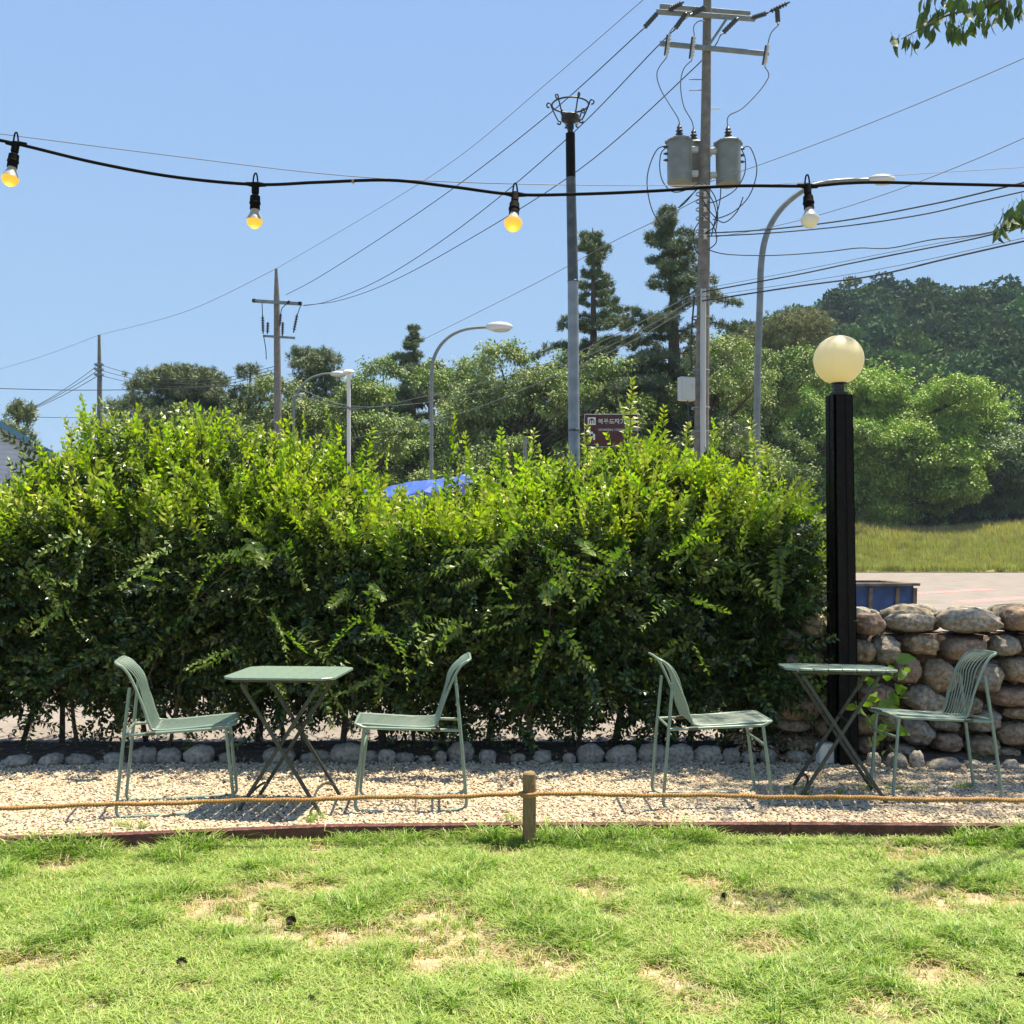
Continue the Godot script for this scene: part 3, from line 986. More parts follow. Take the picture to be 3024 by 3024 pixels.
	for q in leads:
		var p := []
		for k in q: p.append(L.call(k[0], k[1], -0.35))
		put("jumper_lead", one(smooth(p, 6), 0.012, 5), M.wire_pale if q[0][1] < 260 else M.wire, pole)
	# step bolts and low-voltage racks
	b = MB.new()
	for y in [170, 205, 275, 330, 150, 500]:
		b = MB.new()
		var side: float = -1.0 if int(y) % 2 == 0 else 1.0
		var at: Vector3 = L.call(1330, y)
		b.tube(PackedVector3Array([at, at + Vector3(side * 0.34, 0, 0)]), 0.011, 5)
		put("step_bolt", b.mesh(), M.steel_arm, pole)
	for y in [352, 366, 380, 395, 412, 436, 447]:
		b = MB.new()
		b.lathe([[0.0, -0.04], [0.045, -0.04], [0.03, 0.0], [0.045, 0.04], [0.0, 0.04]], L.call(1331, y, -0.3), Basis.IDENTITY, 10)
		put("spool", b.mesh(), M.porcelain, pole)
		b = MB.new()
		b.lathe([[0.150, -0.015], [0.156, 0.0], [0.150, 0.015]], L.call(1326, y, 0.0), Basis.IDENTITY, 14)
		put("band", b.mesh(), M.steel_arm, pole)

	# ---- the two farther utility poles
	var D2 := 46.0
	var p2 := B(524, 1033, D2)
	p2.y = -0.05
	var pole2 := thing("utility_pole", "middle utility pole with one crossarm above the left of the hedge", "utility pole", p2)
	var L2 := func(px: float, py: float) -> Vector3: return B(px, py, D2) - p2
	b = MB.new()
	b.tube(PackedVector3Array([Vector3(0, -0.1, 0), L2.call(524, 760), L2.call(522, 560), L2.call(521, 507)]), [0.20, 0.17, 0.13, 0.06], 12)
	put("shaft", b.mesh(), M.concrete_pole, pole2)
	for q in [[478, 569, 571, 575, 0.07], [498, 635, 558, 639, 0.045]]:
		b = MB.new()
		var p0: Vector3 = L2.call(q[0], q[1])
		var p1: Vector3 = L2.call(q[2], q[3])
		b.box((p0 + p1) * 0.5 + Vector3(0, 0, 0.15), Vector3(q[4] * 2, (p1 - p0).length(), 0.1), facing(p1 - p0, Vector3(0, 0, 1)))
		put("crossarm", b.mesh(), M.steel_arm, pole2)
	for q in [[485, 570, 478, 569], [545, 572, 548, 574], [565, 574, 572, 576], [498, 598, 499, 632], [508, 610, 507, 632], [532, 594, 530, 618], [536, 610, 535, 636], [563, 595, 556, 630]]:
		insulator(pole2, L2.call(q[0], q[1]) + Vector3(0, 0, 0.25), L2.call(q[2], q[3]) + Vector3(0, 0, 0.25), 0.09)
	for q in [[[497, 574], [498, 600]], [[543, 576], [534, 585], [532, 598]], [[570, 577], [563, 597]], [[500, 636], [504, 660], [505, 680]]]:
		var p := []
		for k in q: p.append(L2.call(k[0], k[1]) + Vector3(0, 0, 0.25))
		put("jumper_lead", one(smooth(p, 4), 0.02, 5), M.wire, pole2)
	var D3 := 64.0
	var p3 := B(188, 1033, D3)
	p3.y = -0.05
	var pole3 := thing("utility_pole", "most distant bare utility pole at the far left above the hedge", "utility pole", p3)
	b = MB.new()
	b.tube(PackedVector3Array([Vector3(0, -0.1, 0), B(188, 720, D3) - p3, B(187, 632, D3) - p3]), [0.21, 0.15, 0.08], 10)
	put("shaft", b.mesh(), M.concrete_pole, pole3)
	b = MB.new()
	for y in [688, 697, 707]:
		b.box(B(187, y, D3) - p3, Vector3(0.5, 0.12, 0.3))
	put("rack", b.mesh(), M.steel_arm, pole3)

	# ---- wires
	wire("thin earth wire from the middle utility pole's tip up past the photo's top edge", [B(521, 507, 46), B(700, 402, 38), B(860, 300, 31), B(1040, 150, 26), B(1222, -8, 22.5)], 0.011, M.wire_pale)
	wire("uppermost of three power lines from the transformer pole to the middle pole", [B(1212, 56, 22), B(1035, 216, 26), B(860, 352, 31), B(720, 448, 37), B(600, 524, 43), B(540, 556, 46)], 0.016)
	wire("middle of three power lines from the transformer pole to the middle pole", [B(1271, 58, 22), B(1240, 88, 22.5), B(1065, 266, 26), B(870, 428, 31), B(720, 526, 38), B(620, 568, 44), B(572, 577, 46)], 0.016)
	wire("lowest of three power lines from the transformer pole to the middle pole", [B(1360, 66, 22), B(1310, 128, 22.5), B(1090, 322, 27), B(860, 466, 33), B(730, 535, 39), B(640, 567, 44), B(573, 576, 46)], 0.016)
	wire("thin earth wire between the middle and the most distant utility pole", [B(521, 507, 46), B(350, 588, 54), B(187, 632, 64)], 0.014, M.wire_pale)
	wire("thin earth wire leaving the most distant pole towards the photo's left edge", [B(187, 632, 64), B(80, 672, 68), B(-40, 708, 72)], 0.014, M.wire_pale)
	for k in 3:
		wire("%s of three cables from the most distant pole down to the left" % ["uppermost", "middle", "lowest"][k], sag(B(186, 688 + 10 * k, 64), B(18 - 14 * k, 790 + 4 * k, 60), 0.25), 0.024)
		wire("%s of three cables sagging between the most distant and the middle pole" % ["uppermost", "middle", "lowest"][k], [B(188, 688 + 10 * k, 64), B(260, 708 + 8 * k, 61), B(350, 718 + 6 * k, 57), B(430, 712 + 6 * k, 52), B(523, 690 + 6 * k, 46)], 0.02)
	wire("long level cable crossing behind the most distant pole", [B(-30, 732, 58), B(130, 736, 58), B(300, 734, 58), B(470, 726, 58)], 0.028)
	wire("short level cable low between the gabled building and the most distant pole", [B(60, 787, 58), B(150, 788, 58), B(260, 787, 58)], 0.02)
	wire("thin slack wire crossing above the string lights from the left edge", [B(-20, 250, 12.5), B(300, 291, 12.5), B(600, 327, 12.5), B(820, 342, 12.5), B(1080, 349, 12.5), B(1320, 350, 16), B(1440, 349, 17), B(1690, 331, 18), B(1960, 314, 19)], 0.007, M.wire_pale)
	wire("thin wire from the transformer pole up to the right above all other right-hand lines", sag(B(1333, 345, 22), B(1990, 84, 16), 0.10), 0.010, M.wire_pale)
	wire("thin wire rising to the right below the street lamp's white head", sag(B(1350, 447, 22), B(1990, 234, 15), 0.25), 0.009, M.wire_pale)
	wire("thin wire running down left from the transformer pole past the cedars' tips", [B(1325, 372, 22), B(1255, 408, 24), B(1145, 462, 28), B(1000, 540, 34), B(800, 640, 46)], 0.012, M.wire_pale)
	wire("uppermost thick cable from the transformer pole to the right", [B(1333, 440, 21.7), B(1450, 433, 20.5), B(1600, 415, 19), B(1760, 385, 17.5), B(1860, 362, 16.5), B(1990, 330, 15.5)], 0.019)
	wire("second thick cable from the transformer pole to the right", [B(1333, 446, 21.7), B(1450, 440, 20.5), B(1600, 426, 19), B(1740, 405, 17.5), B(1840, 382, 16.5), B(1990, 348, 15.5)], 0.016)
	wire("wavy cable from the transformer pole to the right below the two thick cables", [B(1333, 470, 21.7), B(1365, 479, 21.4), B(1420, 482, 21), B(1480, 481, 20.5), B(1560, 475, 20), B(1620, 468, 19.4), B(1680, 468, 19), B(1760, 452, 18.2), B(1850, 442, 17.4), B(1990, 410, 16)], 0.014)
	wire("messenger wire above the lower right telephone cable", [B(1325, 545, 21.7), B(1500, 512, 20), B(1700, 472, 18), B(1990, 418, 15.5)], 0.006)
	wire("telephone cable hung along its messenger wire right of the street lamp", [B(1325, 551, 21.7), B(1500, 519, 20), B(1600, 498, 19), B(1700, 478, 18), B(1840, 450, 17), B(1990, 412, 15.5)], 0.018)
	wire("thin messenger wire of the lowest right telephone cable", [B(1325, 560, 21.7), B(1500, 534, 20), B(1700, 500, 18), B(1990, 436, 15.5)], 0.006)
	wire("lowest telephone cable from the transformer pole to the right", [B(1325, 568, 21.7), B(1500, 541, 20), B(1650, 520, 18.6), B(1800, 485, 17), B(1990, 442, 15.5)], 0.021)
	wire("upper telephone cable from the transformer pole down left across the trees", [B(1318, 548, 21.7), B(1200, 612, 24), B(1080, 668, 27), B(940, 714, 31), B(800, 748, 36), B(660, 770, 41), B(530, 735, 46)], 0.013, M.wire_pale)
	wire("middle telephone cable from the transformer pole down left across the trees", [B(1318, 558, 21.7), B(1200, 628, 24), B(1060, 690, 27), B(900, 740, 32), B(760, 764, 37), B(640, 762, 42), B(528, 715, 46)], 0.013, M.wire_pale)
	wire("lowest telephone cable from the transformer pole down left across the trees", [B(1318, 570, 21.7), B(1180, 650, 24.5), B(1040, 712, 27.5), B(880, 776, 32), B(740, 812, 37), B(600, 838, 42)], 0.015, M.wire_pale)

	# ---- street lamps
	street_lamp("tall curved street lamp right of the transformer pole, behind the unlit bulb", 24.0, [[1427, 1000], [1428, 780], [1434, 560], [1436, 500], [1444, 450], [1462, 410], [1490, 378], [1530, 352], [1580, 342], [1640, 340]], [1636, 338, 1690], 0.085, 0.055)
	street_lamp("curved street lamp above the blue tarpaulin in the middle", 38.0, [[815, 1000], [814, 800], [815, 700], [820, 672], [834, 648], [856, 630], [885, 620], [925, 617]], [915, 616, 968], 0.075, 0.05)
	street_lamp("smaller curved street lamp beside the middle utility pole", 50.0, [[554, 980], [554, 780], [558, 752], [568, 730], [586, 714], [610, 706], [630, 705]], [622, 705, 655], 0.08, 0.05)
	# ---- thin white pole
	var wp := B(659, 1033, 27.0)
	wp.y = -0.05
	var white := thing("flood_light_pole", "thin white pole with a flat cap right of the smaller street lamp", "light pole", wp)
	b = MB.new()
	b.tube(PackedVector3Array([Vector3(0, -0.1, 0), B(658, 706, 27.0) - wp]), 0.05, 12)
	put("pole", b.mesh(), M.white_paint, white)
	b = MB.new()
	b.lathe([[0.0, -0.03], [0.14, -0.03], [0.16, 0.0], [0.11, 0.05], [0.0, 0.07]], B(658, 702, 27.0) - wp, Basis.IDENTITY, 18)
	put("cap", b.mesh(), M.white_paint, white)
	b = MB.new()
	b.box(B(663, 772, 26.9) - wp, Vector3(0.3, 0.06, 0.06), Basis(Vector3(0, 0, 1), -0.4))
	put("bracket", b.mesh(), M.concrete_pole, white)
	var sp := B(991, 1033, 30.0)
	sp.y = -0.05
	var stub := thing("marker_post", "thin grey post just showing over the hedge right of the blue tarpaulin", "post", sp)
	b = MB.new()
	b.tube(PackedVector3Array([Vector3(0, -0.1, 0), B(990, 826, 30.0) - sp]), 0.05, 8)
	put("shaft", b.mesh(), M.street_grey, stub)
	b = MB.new()
	b.lathe([[0.056, -0.03], [0.056, 0.02], [0.0, 0.03]], B(990, 826, 30.0) - sp, Basis.IDENTITY, 10)
	put("cap", b.mesh(), M.steel_arm, stub)

	# ---- the grey lamp post that has lost its globe
	var D4 := 9.6
	var gp := B(1085, 1033, D4)
	gp.y = -0.05
	var lp := thing("bare_lamp_post", "slender grey lamp post with an empty black scroll basket on top", "lamp post", gp)
	var L4 := func(px: float, py: float) -> Vector3: return B(px, py, D4) - gp
	var seams := [[1085, 1150], [1083, 815], [1081, 530], [1077, 335], [1076, 252]]
	var wide := [0.055, 0.053, 0.050, 0.045, 0.044, 0.042]
	var mats := [M.galv, M.galv, M.galv_dark, M.black]
	for i in 4:
		var p0: Vector3 = L4.call(seams[i][0], seams[i][1]) if i > 0 else Vector3(0, -0.1, 0)
		put("pole_section", one(PackedVector3Array([p0, L4.call(seams[i + 1][0], seams[i + 1][1])]), [wide[i], wide[i + 1]], 20), mats[i], lp)
	b = MB.new()
	b.lathe([[0.054, -0.012], [0.058, -0.005], [0.058, 0.005], [0.054, 0.012]], L4.call(1083, 812), Basis.IDENTITY, 20)
	put("collar", b.mesh(), M.galv_dark, lp)
	b = MB.new()
	b.lathe([[0.051, -0.01], [0.054, 0.0], [0.046, 0.012]], L4.call(1081, 530), Basis.IDENTITY, 20)
	put("collar", b.mesh(), M.galv_dark, lp)
	var crown: Vector3 = L4.call(1076, 250)
	b = MB.new()
	b.lathe([[0.026, -0.02], [0.026, 0.03], [0.034, 0.035], [0.034, 0.085], [0.05, 0.095], [0.085, 0.115], [0.085, 0.155], [0.075, 0.165], [0.03, 0.165], [0.02, 0.19], [0.0, 0.195]], crown, Basis.IDENTITY, 16)
	put("lamp_holder", b.mesh(), M.iron, lp)
	b = MB.new()
	var ring := PackedVector3Array()
	for k in 33:
		ring.append(crown + Vector3(cos(TAU * k / 32) * 0.172, 0.262, sin(TAU * k / 32) * 0.172))
	b.tube(ring, 0.008, 6, false)
	put("ring", b.mesh(), M.iron, lp)
	for k in 6:
		var a := TAU * k / 6 + 0.18
		var o := Vector3(cos(a), 0, sin(a))
		b = MB.new()
		var pts := []
		# a strap from the holder to the ring, scrolled at both ends
		for j in 7:
			var u := j / 6.0 * TAU * 0.8
			pts.append(crown + o * (0.105 + 0.016 * cos(u)) + Vector3(0, 0.10 - 0.016 * sin(u), 0))
		pts.append(crown + o * 0.135 + Vector3(0, 0.16, 0))
		pts.append(crown + o * 0.175 + Vector3(0, 0.25, 0))
		for j in 7:
			var u := PI - j / 6.0 * TAU * 0.8
			pts.append(crown + o * (0.203 + 0.020 * cos(u)) + Vector3(0, 0.275 + 0.022 * sin(u), 0))
		b.tube(smooth(pts, 2), 0.007, 6)
		put("scroll", b.mesh(), M.iron, lp)

	# ---- brown sign
	var D5 := 27.0
	var s_tl := B(1102, 781, D5)
	var s_br := B(1204, 844, D5)
	var sc := (s_tl + s_br) * 0.5
	var sw := s_br.x - s_tl.x
	var sh := s_tl.y - s_br.y
	var sign_ := thing("road_sign", "brown tourist road sign with white Korean lettering and a turn arrow", "road sign", Vector3(sc.x, -0.05, sc.z))
	b = MB.new()
	b.box(Vector3(0, sc.y + 0.05, 0), Vector3(sw, sh, 0.03), Basis.IDENTITY, 0.005)
	put("panel", b.mesh(), M.sign_brown, sign_)
	b = MB.new()
	for s in [-1.0, 1.0]:
		b.tube(PackedVector3Array([Vector3(s * sw * 0.3, -0.1, -0.08), Vector3(s * sw * 0.3, sc.y + 0.3, -0.08)]), 0.045, 10)
	put("post", b.mesh(), M.street_grey, sign_)
	b = MB.new()
	for s in [-1.0, 1.0]:
		b.box(Vector3(s * (sw * 0.5 - 0.012), sc.y + 0.05, 0.018), Vector3(0.012, sh - 0.012, 0.006))
		b.box(Vector3(0, sc.y + 0.05 + s * (sh * 0.5 - 0.012), 0.018), Vector3(sw - 0.04, 0.012, 0.006))
	put("border_line", b.mesh(), M.pale, sign_)
	var org := Vector3(-sw * 0.5, sc.y + 0.05 + sh * 0.5, 0.019)
	var glyphs := func(strokes: Array, at: Vector2, cell: float, weight: float, called: String) -> void:
		# strokes on a 0..1 cell, y down
		var g := MB.new()
		for q in strokes:
			for i in range(0, q.size() - 2, 2):
				var p0 := org + Vector3(at.x + q[i] * cell, -(at.y + q[i + 1] * cell), 0)
				var p1 := org + Vector3(at.x + q[i + 2] * cell, -(at.y + q[i + 3] * cell), 0)
				var l := (p1 - p0).length()
				g.box((p0 + p1) * 0.5, Vector3(weight, l + weight, 0.006), facing(p1 - p0, Vector3(0, 0, 1)))
		put(called, g.mesh(), M.white_paint, sign_)
	var circle := func(x: float, y: float, r: float) -> Array:
		var q := []
		for k in 11:
			q.append(x + cos(TAU * k / 10) * r); q.append(y + sin(TAU * k / 10) * r)
		return q
	var k1 := 0.17
	var hangul := [
		[[0.3, 0.05, 0.08, 0.45], [0.3, 0.05, 0.55, 0.45], [0.55, 0.22, 0.8, 0.22], [0.8, 0.0, 0.8, 0.55], [0.2, 0.65, 0.8, 0.65, 0.8, 1.0]],
		[[0.25, 0.0, 0.25, 0.35, 0.75, 0.35, 0.75, 0.0], [0.25, 0.18, 0.75, 0.18], [0.5, 0.42, 0.5, 0.52], [0.05, 0.52, 0.95, 0.52], circle.call(0.5, 0.8, 0.19)],
		[[0.8, 0.12, 0.2, 0.12, 0.2, 0.55, 0.8, 0.55], [0.5, 0.55, 0.5, 0.85], [0.05, 0.85, 0.95, 0.85]],
		[[0.05, 0.12, 0.6, 0.12], [0.32, 0.12, 0.05, 0.7], [0.32, 0.3, 0.6, 0.7], [0.8, 0.0, 0.8, 1.0], [0.8, 0.45, 1.0, 0.45]],
		[[0.1, 0.12, 0.55, 0.12, 0.45, 0.7, 0.15, 0.9], [0.85, 0.0, 0.85, 1.0]],
		[[0.1, 0.15, 0.55, 0.15, 0.55, 0.65, 0.1, 0.65, 0.1, 0.15], [0.85, 0.0, 0.85, 1.0]],
		[[0.5, 0.0, 0.2, 0.28], [0.5, 0.0, 0.8, 0.28], [0.05, 0.4, 0.95, 0.4], [0.5, 0.4, 0.5, 0.55], [0.2, 0.58, 0.8, 0.58, 0.8, 0.76, 0.2, 0.76, 0.2, 0.97, 0.85, 0.97]],
	]
	for i in hangul.size():
		glyphs.call(hangul[i], Vector2(0.37 + i * 0.145, 0.13), 0.13, 0.018, "letter")
	# a small house emblem and the turn arrow
	var em := MB.new()
	em.box(org + Vector3(0.20, -0.19, 0), Vector3(0.21, 0.20, 0.004))
	var emblem := put("emblem_panel", em.mesh(), M.white_paint, sign_)
	em = MB.new()
	em.quad(org + Vector3(0.11, -0.17, 0.004), org + Vector3(0.20, -0.11, 0.004), org + Vector3(0.29, -0.17, 0.004), org + Vector3(0.20, -0.155, 0.004), Vector3(0, 0, 1))
	for x in [0.14, 0.20, 0.26]:
		em.box(org + Vector3(x, -0.215, 0.003), Vector3(0.025, 0.085, 0.004))
	put("emblem", em.mesh(), M.sign_brown, emblem)
	glyphs.call([[0.75, 1.0, 0.75, 0.32, 0.2, 0.32]], Vector2(0.08, 0.42), 0.24, 0.055, "arrow_shaft")
	em = MB.new()
	em.tri(org + Vector3(0.07, -0.497, 0.004), org + Vector3(0.17, -0.42, 0.004), org + Vector3(0.17, -0.574, 0.004), Vector3(0, 0, 1), Vector3(0, 0, 1), Vector3(0, 0, 1))
	put("arrow_head", em.mesh(), M.white_paint, sign_)
	var font := SystemFont.new()
	font.font_names = PackedStringArray(["Droid Sans"])
	for q in [["SEOKBONG CERAMIC MUSEUM", 0.37, 0.42, 0.062], ["500m", 0.10, 0.80, 0.07]]:
		var tm := TextMesh.new()
		tm.text = q[0]
		tm.font = font
		tm.font_size = 32
		tm.pixel_size = q[3] / 26.0
		tm.depth = 0.004
		tm.horizontal_alignment = HORIZONTAL_ALIGNMENT_LEFT
		tm.vertical_alignment = VERTICAL_ALIGNMENT_CENTER
		if q[0] == "500m":
			continue
		put("lettering", tm, M.white_paint, sign_, Transform3D(Basis.IDENTITY, org + Vector3(q[1], -q[2], 0)))

	# ---- white gabled building at the left edge
	var D6 := 30.0
	var bl := B(-260, 1033, D6)
	var house := thing("gabled_building", "white sided building with a blue-edged gable roof at the left edge", "building", Vector3(bl.x, -0.05, bl.z), 0.5)
	var on_gable := func(px: float, py: float) -> Vector3:
		# where that line of sight meets the gable wall, in the building's own axes
		var away := house.basis.z
		var ray := B(px, py, 1.0) - EYE
		return house.basis.inverse() * (EYE + ray * ((house.position - EYE).dot(away) / ray.dot(away)) - house.position)
	var eave: Vector3 = on_gable.call(112, 862)
	var upper: Vector3 = on_gable.call(0, 797)
	var rise := (upper.y - eave.y) / (eave.x - upper.x)
	var half := eave.x
	var ridge := eave.y + rise * half
	var wall_right := half - 0.25
	b = MB.new()
	var w0 := Vector3(-wall_right, 0, 0)
	b.quad(w0, Vector3(wall_right, 0, 0), Vector3(wall_right, 2.55, 0), Vector3(-wall_right, 2.55, 0), Vector3(0, 0, 1))
	b.quad(Vector3(wall_right, 0, 0), Vector3(wall_right, 0, -9), Vector3(wall_right, 2.55, -9), Vector3(wall_right, 2.55, 0), Vector3(1, 0, 0))
	put("lower_wall", b.mesh(), M.plaster, house)
	var row := 0
	var yy := 2.55
	while yy < ridge - 0.15:
		var x1 := minf(wall_right, (ridge - 0.12 - (yy + 0.1)) / rise)
		if x1 > 0.05:
			b = MB.new()
			b.quad(Vector3(-x1, yy, 0.05), Vector3(x1, yy, 0.05), Vector3(x1, yy + 0.155, 0.015), Vector3(-x1, yy + 0.155, 0.015), Vector3(0, 0.22, 1).normalized())
			b.quad(Vector3(-x1, yy, 0.05), Vector3(x1, yy, 0.05), Vector3(x1, yy, 0.0), Vector3(-x1, yy, 0.0), Vector3(0, -1, 0))
			put("siding_board", b.mesh(), M.siding, house)
		yy += 0.155
		row += 1
	for s in [-1.0, 1.0]:
		b = MB.new()
		var q0 := Vector3(s * (half + 0.1), eave.y - 0.1 * rise, 0)
		var q1 := Vector3(0, ridge, 0)
		var along: Vector3 = (q1 - q0).normalized()
		var upn: Vector3 = Vector3(-along.y, along.x, 0) * (-s)
		if upn.y < 0: upn = -upn
		b.quad(q0 + Vector3(0, 0, 0.3), q1 + Vector3(0, 0, 0.3), q1 + Vector3(0, 0, -9.3), q0 + Vector3(0, 0, -9.3), upn)
		b.quad(q0 + Vector3(0, -0.06, 0.3), q1 + Vector3(0, -0.06, 0.3), q1 + Vector3(0, -0.06, -9.3), q0 + Vector3(0, -0.06, -9.3), -upn)
		put("roof", b.mesh(), M.roof_dark, house)
		b = MB.new()
		b.box((q0 + q1) * 0.5 + Vector3(0, -0.09, 0.32), Vector3(0.17, (q1 - q0).length(), 0.035), facing(q1 - q0, Vector3(0, 0, 1)))
		put("bargeboard", b.mesh(), M.trim_blue, house)
	b = MB.new()
	b.box(Vector3(on_gable.call(20, 862).x, 3.2, 0.08), Vector3(0.05, 1.6, 0.05))
	put("corner_strip", b.mesh(), M.pale, house)

	# ---- blue tarpaulin shelter behind the hedge
	var D7 := 15.0
	var tb := B(850, 1033, D7)
	var tarp := thing("tarpaulin_shelter", "blue tarpaulin over a frame with a rusty red side, seen over the hedge", "shelter", Vector3(tb.x, -0.05, tb.z))
	var T := func(px: float, py: float, dz: float) -> Vector3: return B(px, py + 12, D7 + dz) - tarp.position
	b = MB.new()
	var rows := []
	var nzt := FastNoiseLite.new()
	nzt.seed = 9
	nzt.frequency = 1.4
	for j in 9:
		var line := []
		for i in 17:
			var u := i / 16.0
			var px := lerpf(690, 900, u)
			var t := j / 8.0
			var py := lerpf(912, 878, u) + 34.0 * (1.0 - sin(PI * (0.5 + 0.5 * absf(t - 0.5)))) + nzt.get_noise_2d(u * 3.0, t * 3.0) * 9.0
			var p: Vector3 = T.call(px, py + absf(t - 0.45) * 46.0, 0.0)
			p.z -= (t - 0.45) * 2.0
			line.append(p)
		rows.append(line)
	for j in 8:
		for i in 16:
			b.flat(rows[j][i], rows[j][i + 1], rows[j + 1][i + 1]); b.flat(rows[j][i], rows[j + 1][i + 1], rows[j + 1][i])
	put("tarpaulin", b.mesh(), M.tarp, tarp)
	b = MB.new()
	for i in 12:
		var u := i / 12.0
		var w := (i + 1) / 12.0
		for q in [[u, w]]:
			var a0: Vector3 = T.call(lerpf(878, 1000, q[0]), lerpf(884, 912, q[0]), 0.1 + 0.05 * sin(i * 1.9))
			var a1: Vector3 = T.call(lerpf(878, 1000, q[1]), lerpf(884, 912, q[1]), 0.1 + 0.05 * sin((i + 1) * 1.9))
			b.flat(a0, a1, Vector3(a1.x, 0.9, a1.z)); b.flat(a0, Vector3(a1.x, 0.9, a1.z), Vector3(a0.x, 0.9, a0.z))
	put("side_cloth", b.mesh(), M.rust_cloth, tarp)
	b = MB.new()
	for q in [[700, 920, 0.6], [885, 884, 0.9], [1000, 915, 0.3], [700, 925, -0.6], [995, 915, -0.7]]:
		var a: Vector3 = T.call(q[0], q[1], 0)
		a.z += q[2]
		b.tube(PackedVector3Array([Vector3(a.x, -0.1, a.z), a]), 0.022, 8)
	b.tube(PackedVector3Array([T.call(885, 882, 0.1), T.call(1002, 913, 0.1)]), 0.02, 8)
	put("frame_pole", b.mesh(), M.pale, tarp)

	# ---- blue open box beyond the boulder wall
	var D8 := 10.6
	var c0 := A(2400, 1722, D8)
	var c1 := A(2712, 1724, D8)
	var crate := thing("blue_box", "dark blue open-topped box with wooden rim behind the boulder wall", "box", Vector3((c0.x + c1.x) * 0.5, -0.05, c0.z - 0.45))
	var cw := c1.x - c0.x
	var ch := c0.y + 0.05
	b = MB.new()
	for s in [-1.0, 1.0]:
		b.box(Vector3(s * (cw * 0.5 - 0.06), ch * 0.5, 0), Vector3(0.03, ch - 0.04, 0.84))
		b.box(Vector3(0, ch * 0.5, s * 0.42), Vector3(cw - 0.09, ch - 0.04, 0.03))
	b.box(Vector3(0, ch - 0.35, 0), Vector3(cw - 0.16, 0.03, 0.8))
	put("panel", b.mesh(), M.crate_blue, crate)
	for s in [-1.0, 1.0]:
		b = MB.new()
		b.box(Vector3(0, ch - 0.012, s * 0.46), Vector3(cw, 0.03, 0.09), Basis.IDENTITY, 0.004)
		put("rim", b.mesh(), M.crate_wood, crate)
		b = MB.new()
		b.box(Vector3(s * (cw * 0.5 - 0.045), ch - 0.013, 0), Vector3(0.09, 0.028, 0.83), Basis.IDENTITY, 0.004)
		put("rim", b.mesh(), M.crate_wood, crate)
	for x in [cw * 0.5 - 0.06, cw * 0.5 - 0.24, cw * 0.5 - 0.52, -cw * 0.5 + 0.1]:
		b = MB.new()
		b.box(Vector3(x, ch * 0.5 - 0.02, 0.45), Vector3(0.035, ch - 0.06, 0.025), Basis(Vector3(0, 0, 1), -0.05))
		put("batten", b.mesh(), M.crate_wood, crate)

func street_lamp(label: String, d: float, path: Array, head: Array, r0: float, r1: float) -> void:
	var foot := B(path[0][0], 1033, d)
	foot.y = -0.05
	var t := thing("street_lamp", label, "street lamp", foot, 0.0, "curved street lamps")
	var p := [Vector3(0, -0.1, 0)]
	for q in path.slice(1): p.append(B(q[0], q[1], d) - foot)
	var line := smooth(p, 5)
	put("mast", one(line, smooth_radii(line.size(), r0, r1), 12), M.street_grey, t)
	var a := B(head[0], head[1], d) - foot
	var e := B(head[2], head[1] + 1, d) - foot
	var b := MB.new()
	var l := (e - a).length()
	b.ball((a + e) * 0.5, Vector3(l * 0.5, l * 0.17, l * 0.24), 10, 18)
	var h := put("lamp_head", b.mesh(), M.white_paint, t)
	b = MB.new()
	b.ball((a + e) * 0.5 + Vector3(l * 0.05, -l * 0.09, 0), Vector3(l * 0.36, l * 0.11, l * 0.19), 8, 16)
	put("lens", b.mesh(), M.pale, h)

# ---------------------------------------------------------------- hedge
var hedge_line := [[-5.2, 1.85], [-4.4, 1.85], [-3.95, 1.82], [-3.7, 1.95], [-3.35, 2.32], [-2.75, 2.44], [-2.1, 2.38], [-1.65, 2.30], [-1.3, 2.04], [-1.0, 1.78], [-0.65, 1.76], [-0.25, 1.82], [0.15, 2.04], [0.55, 2.16], [0.95, 2.28], [1.3, 2.26], [1.6, 2.12], [1.82, 1.90], [1.98, 1.62], [2.12, 1.30]]

func hedge_top(x: float) -> float:
	for i in hedge_line.size() - 1:
		if x <= hedge_line[i + 1][0]:
			return lerpf(hedge_line[i][1], hedge_line[i + 1][1], clampf((x - hedge_line[i][0]) / (hedge_line[i + 1][0] - hedge_line[i][0]), 0, 1))
	return 1.2

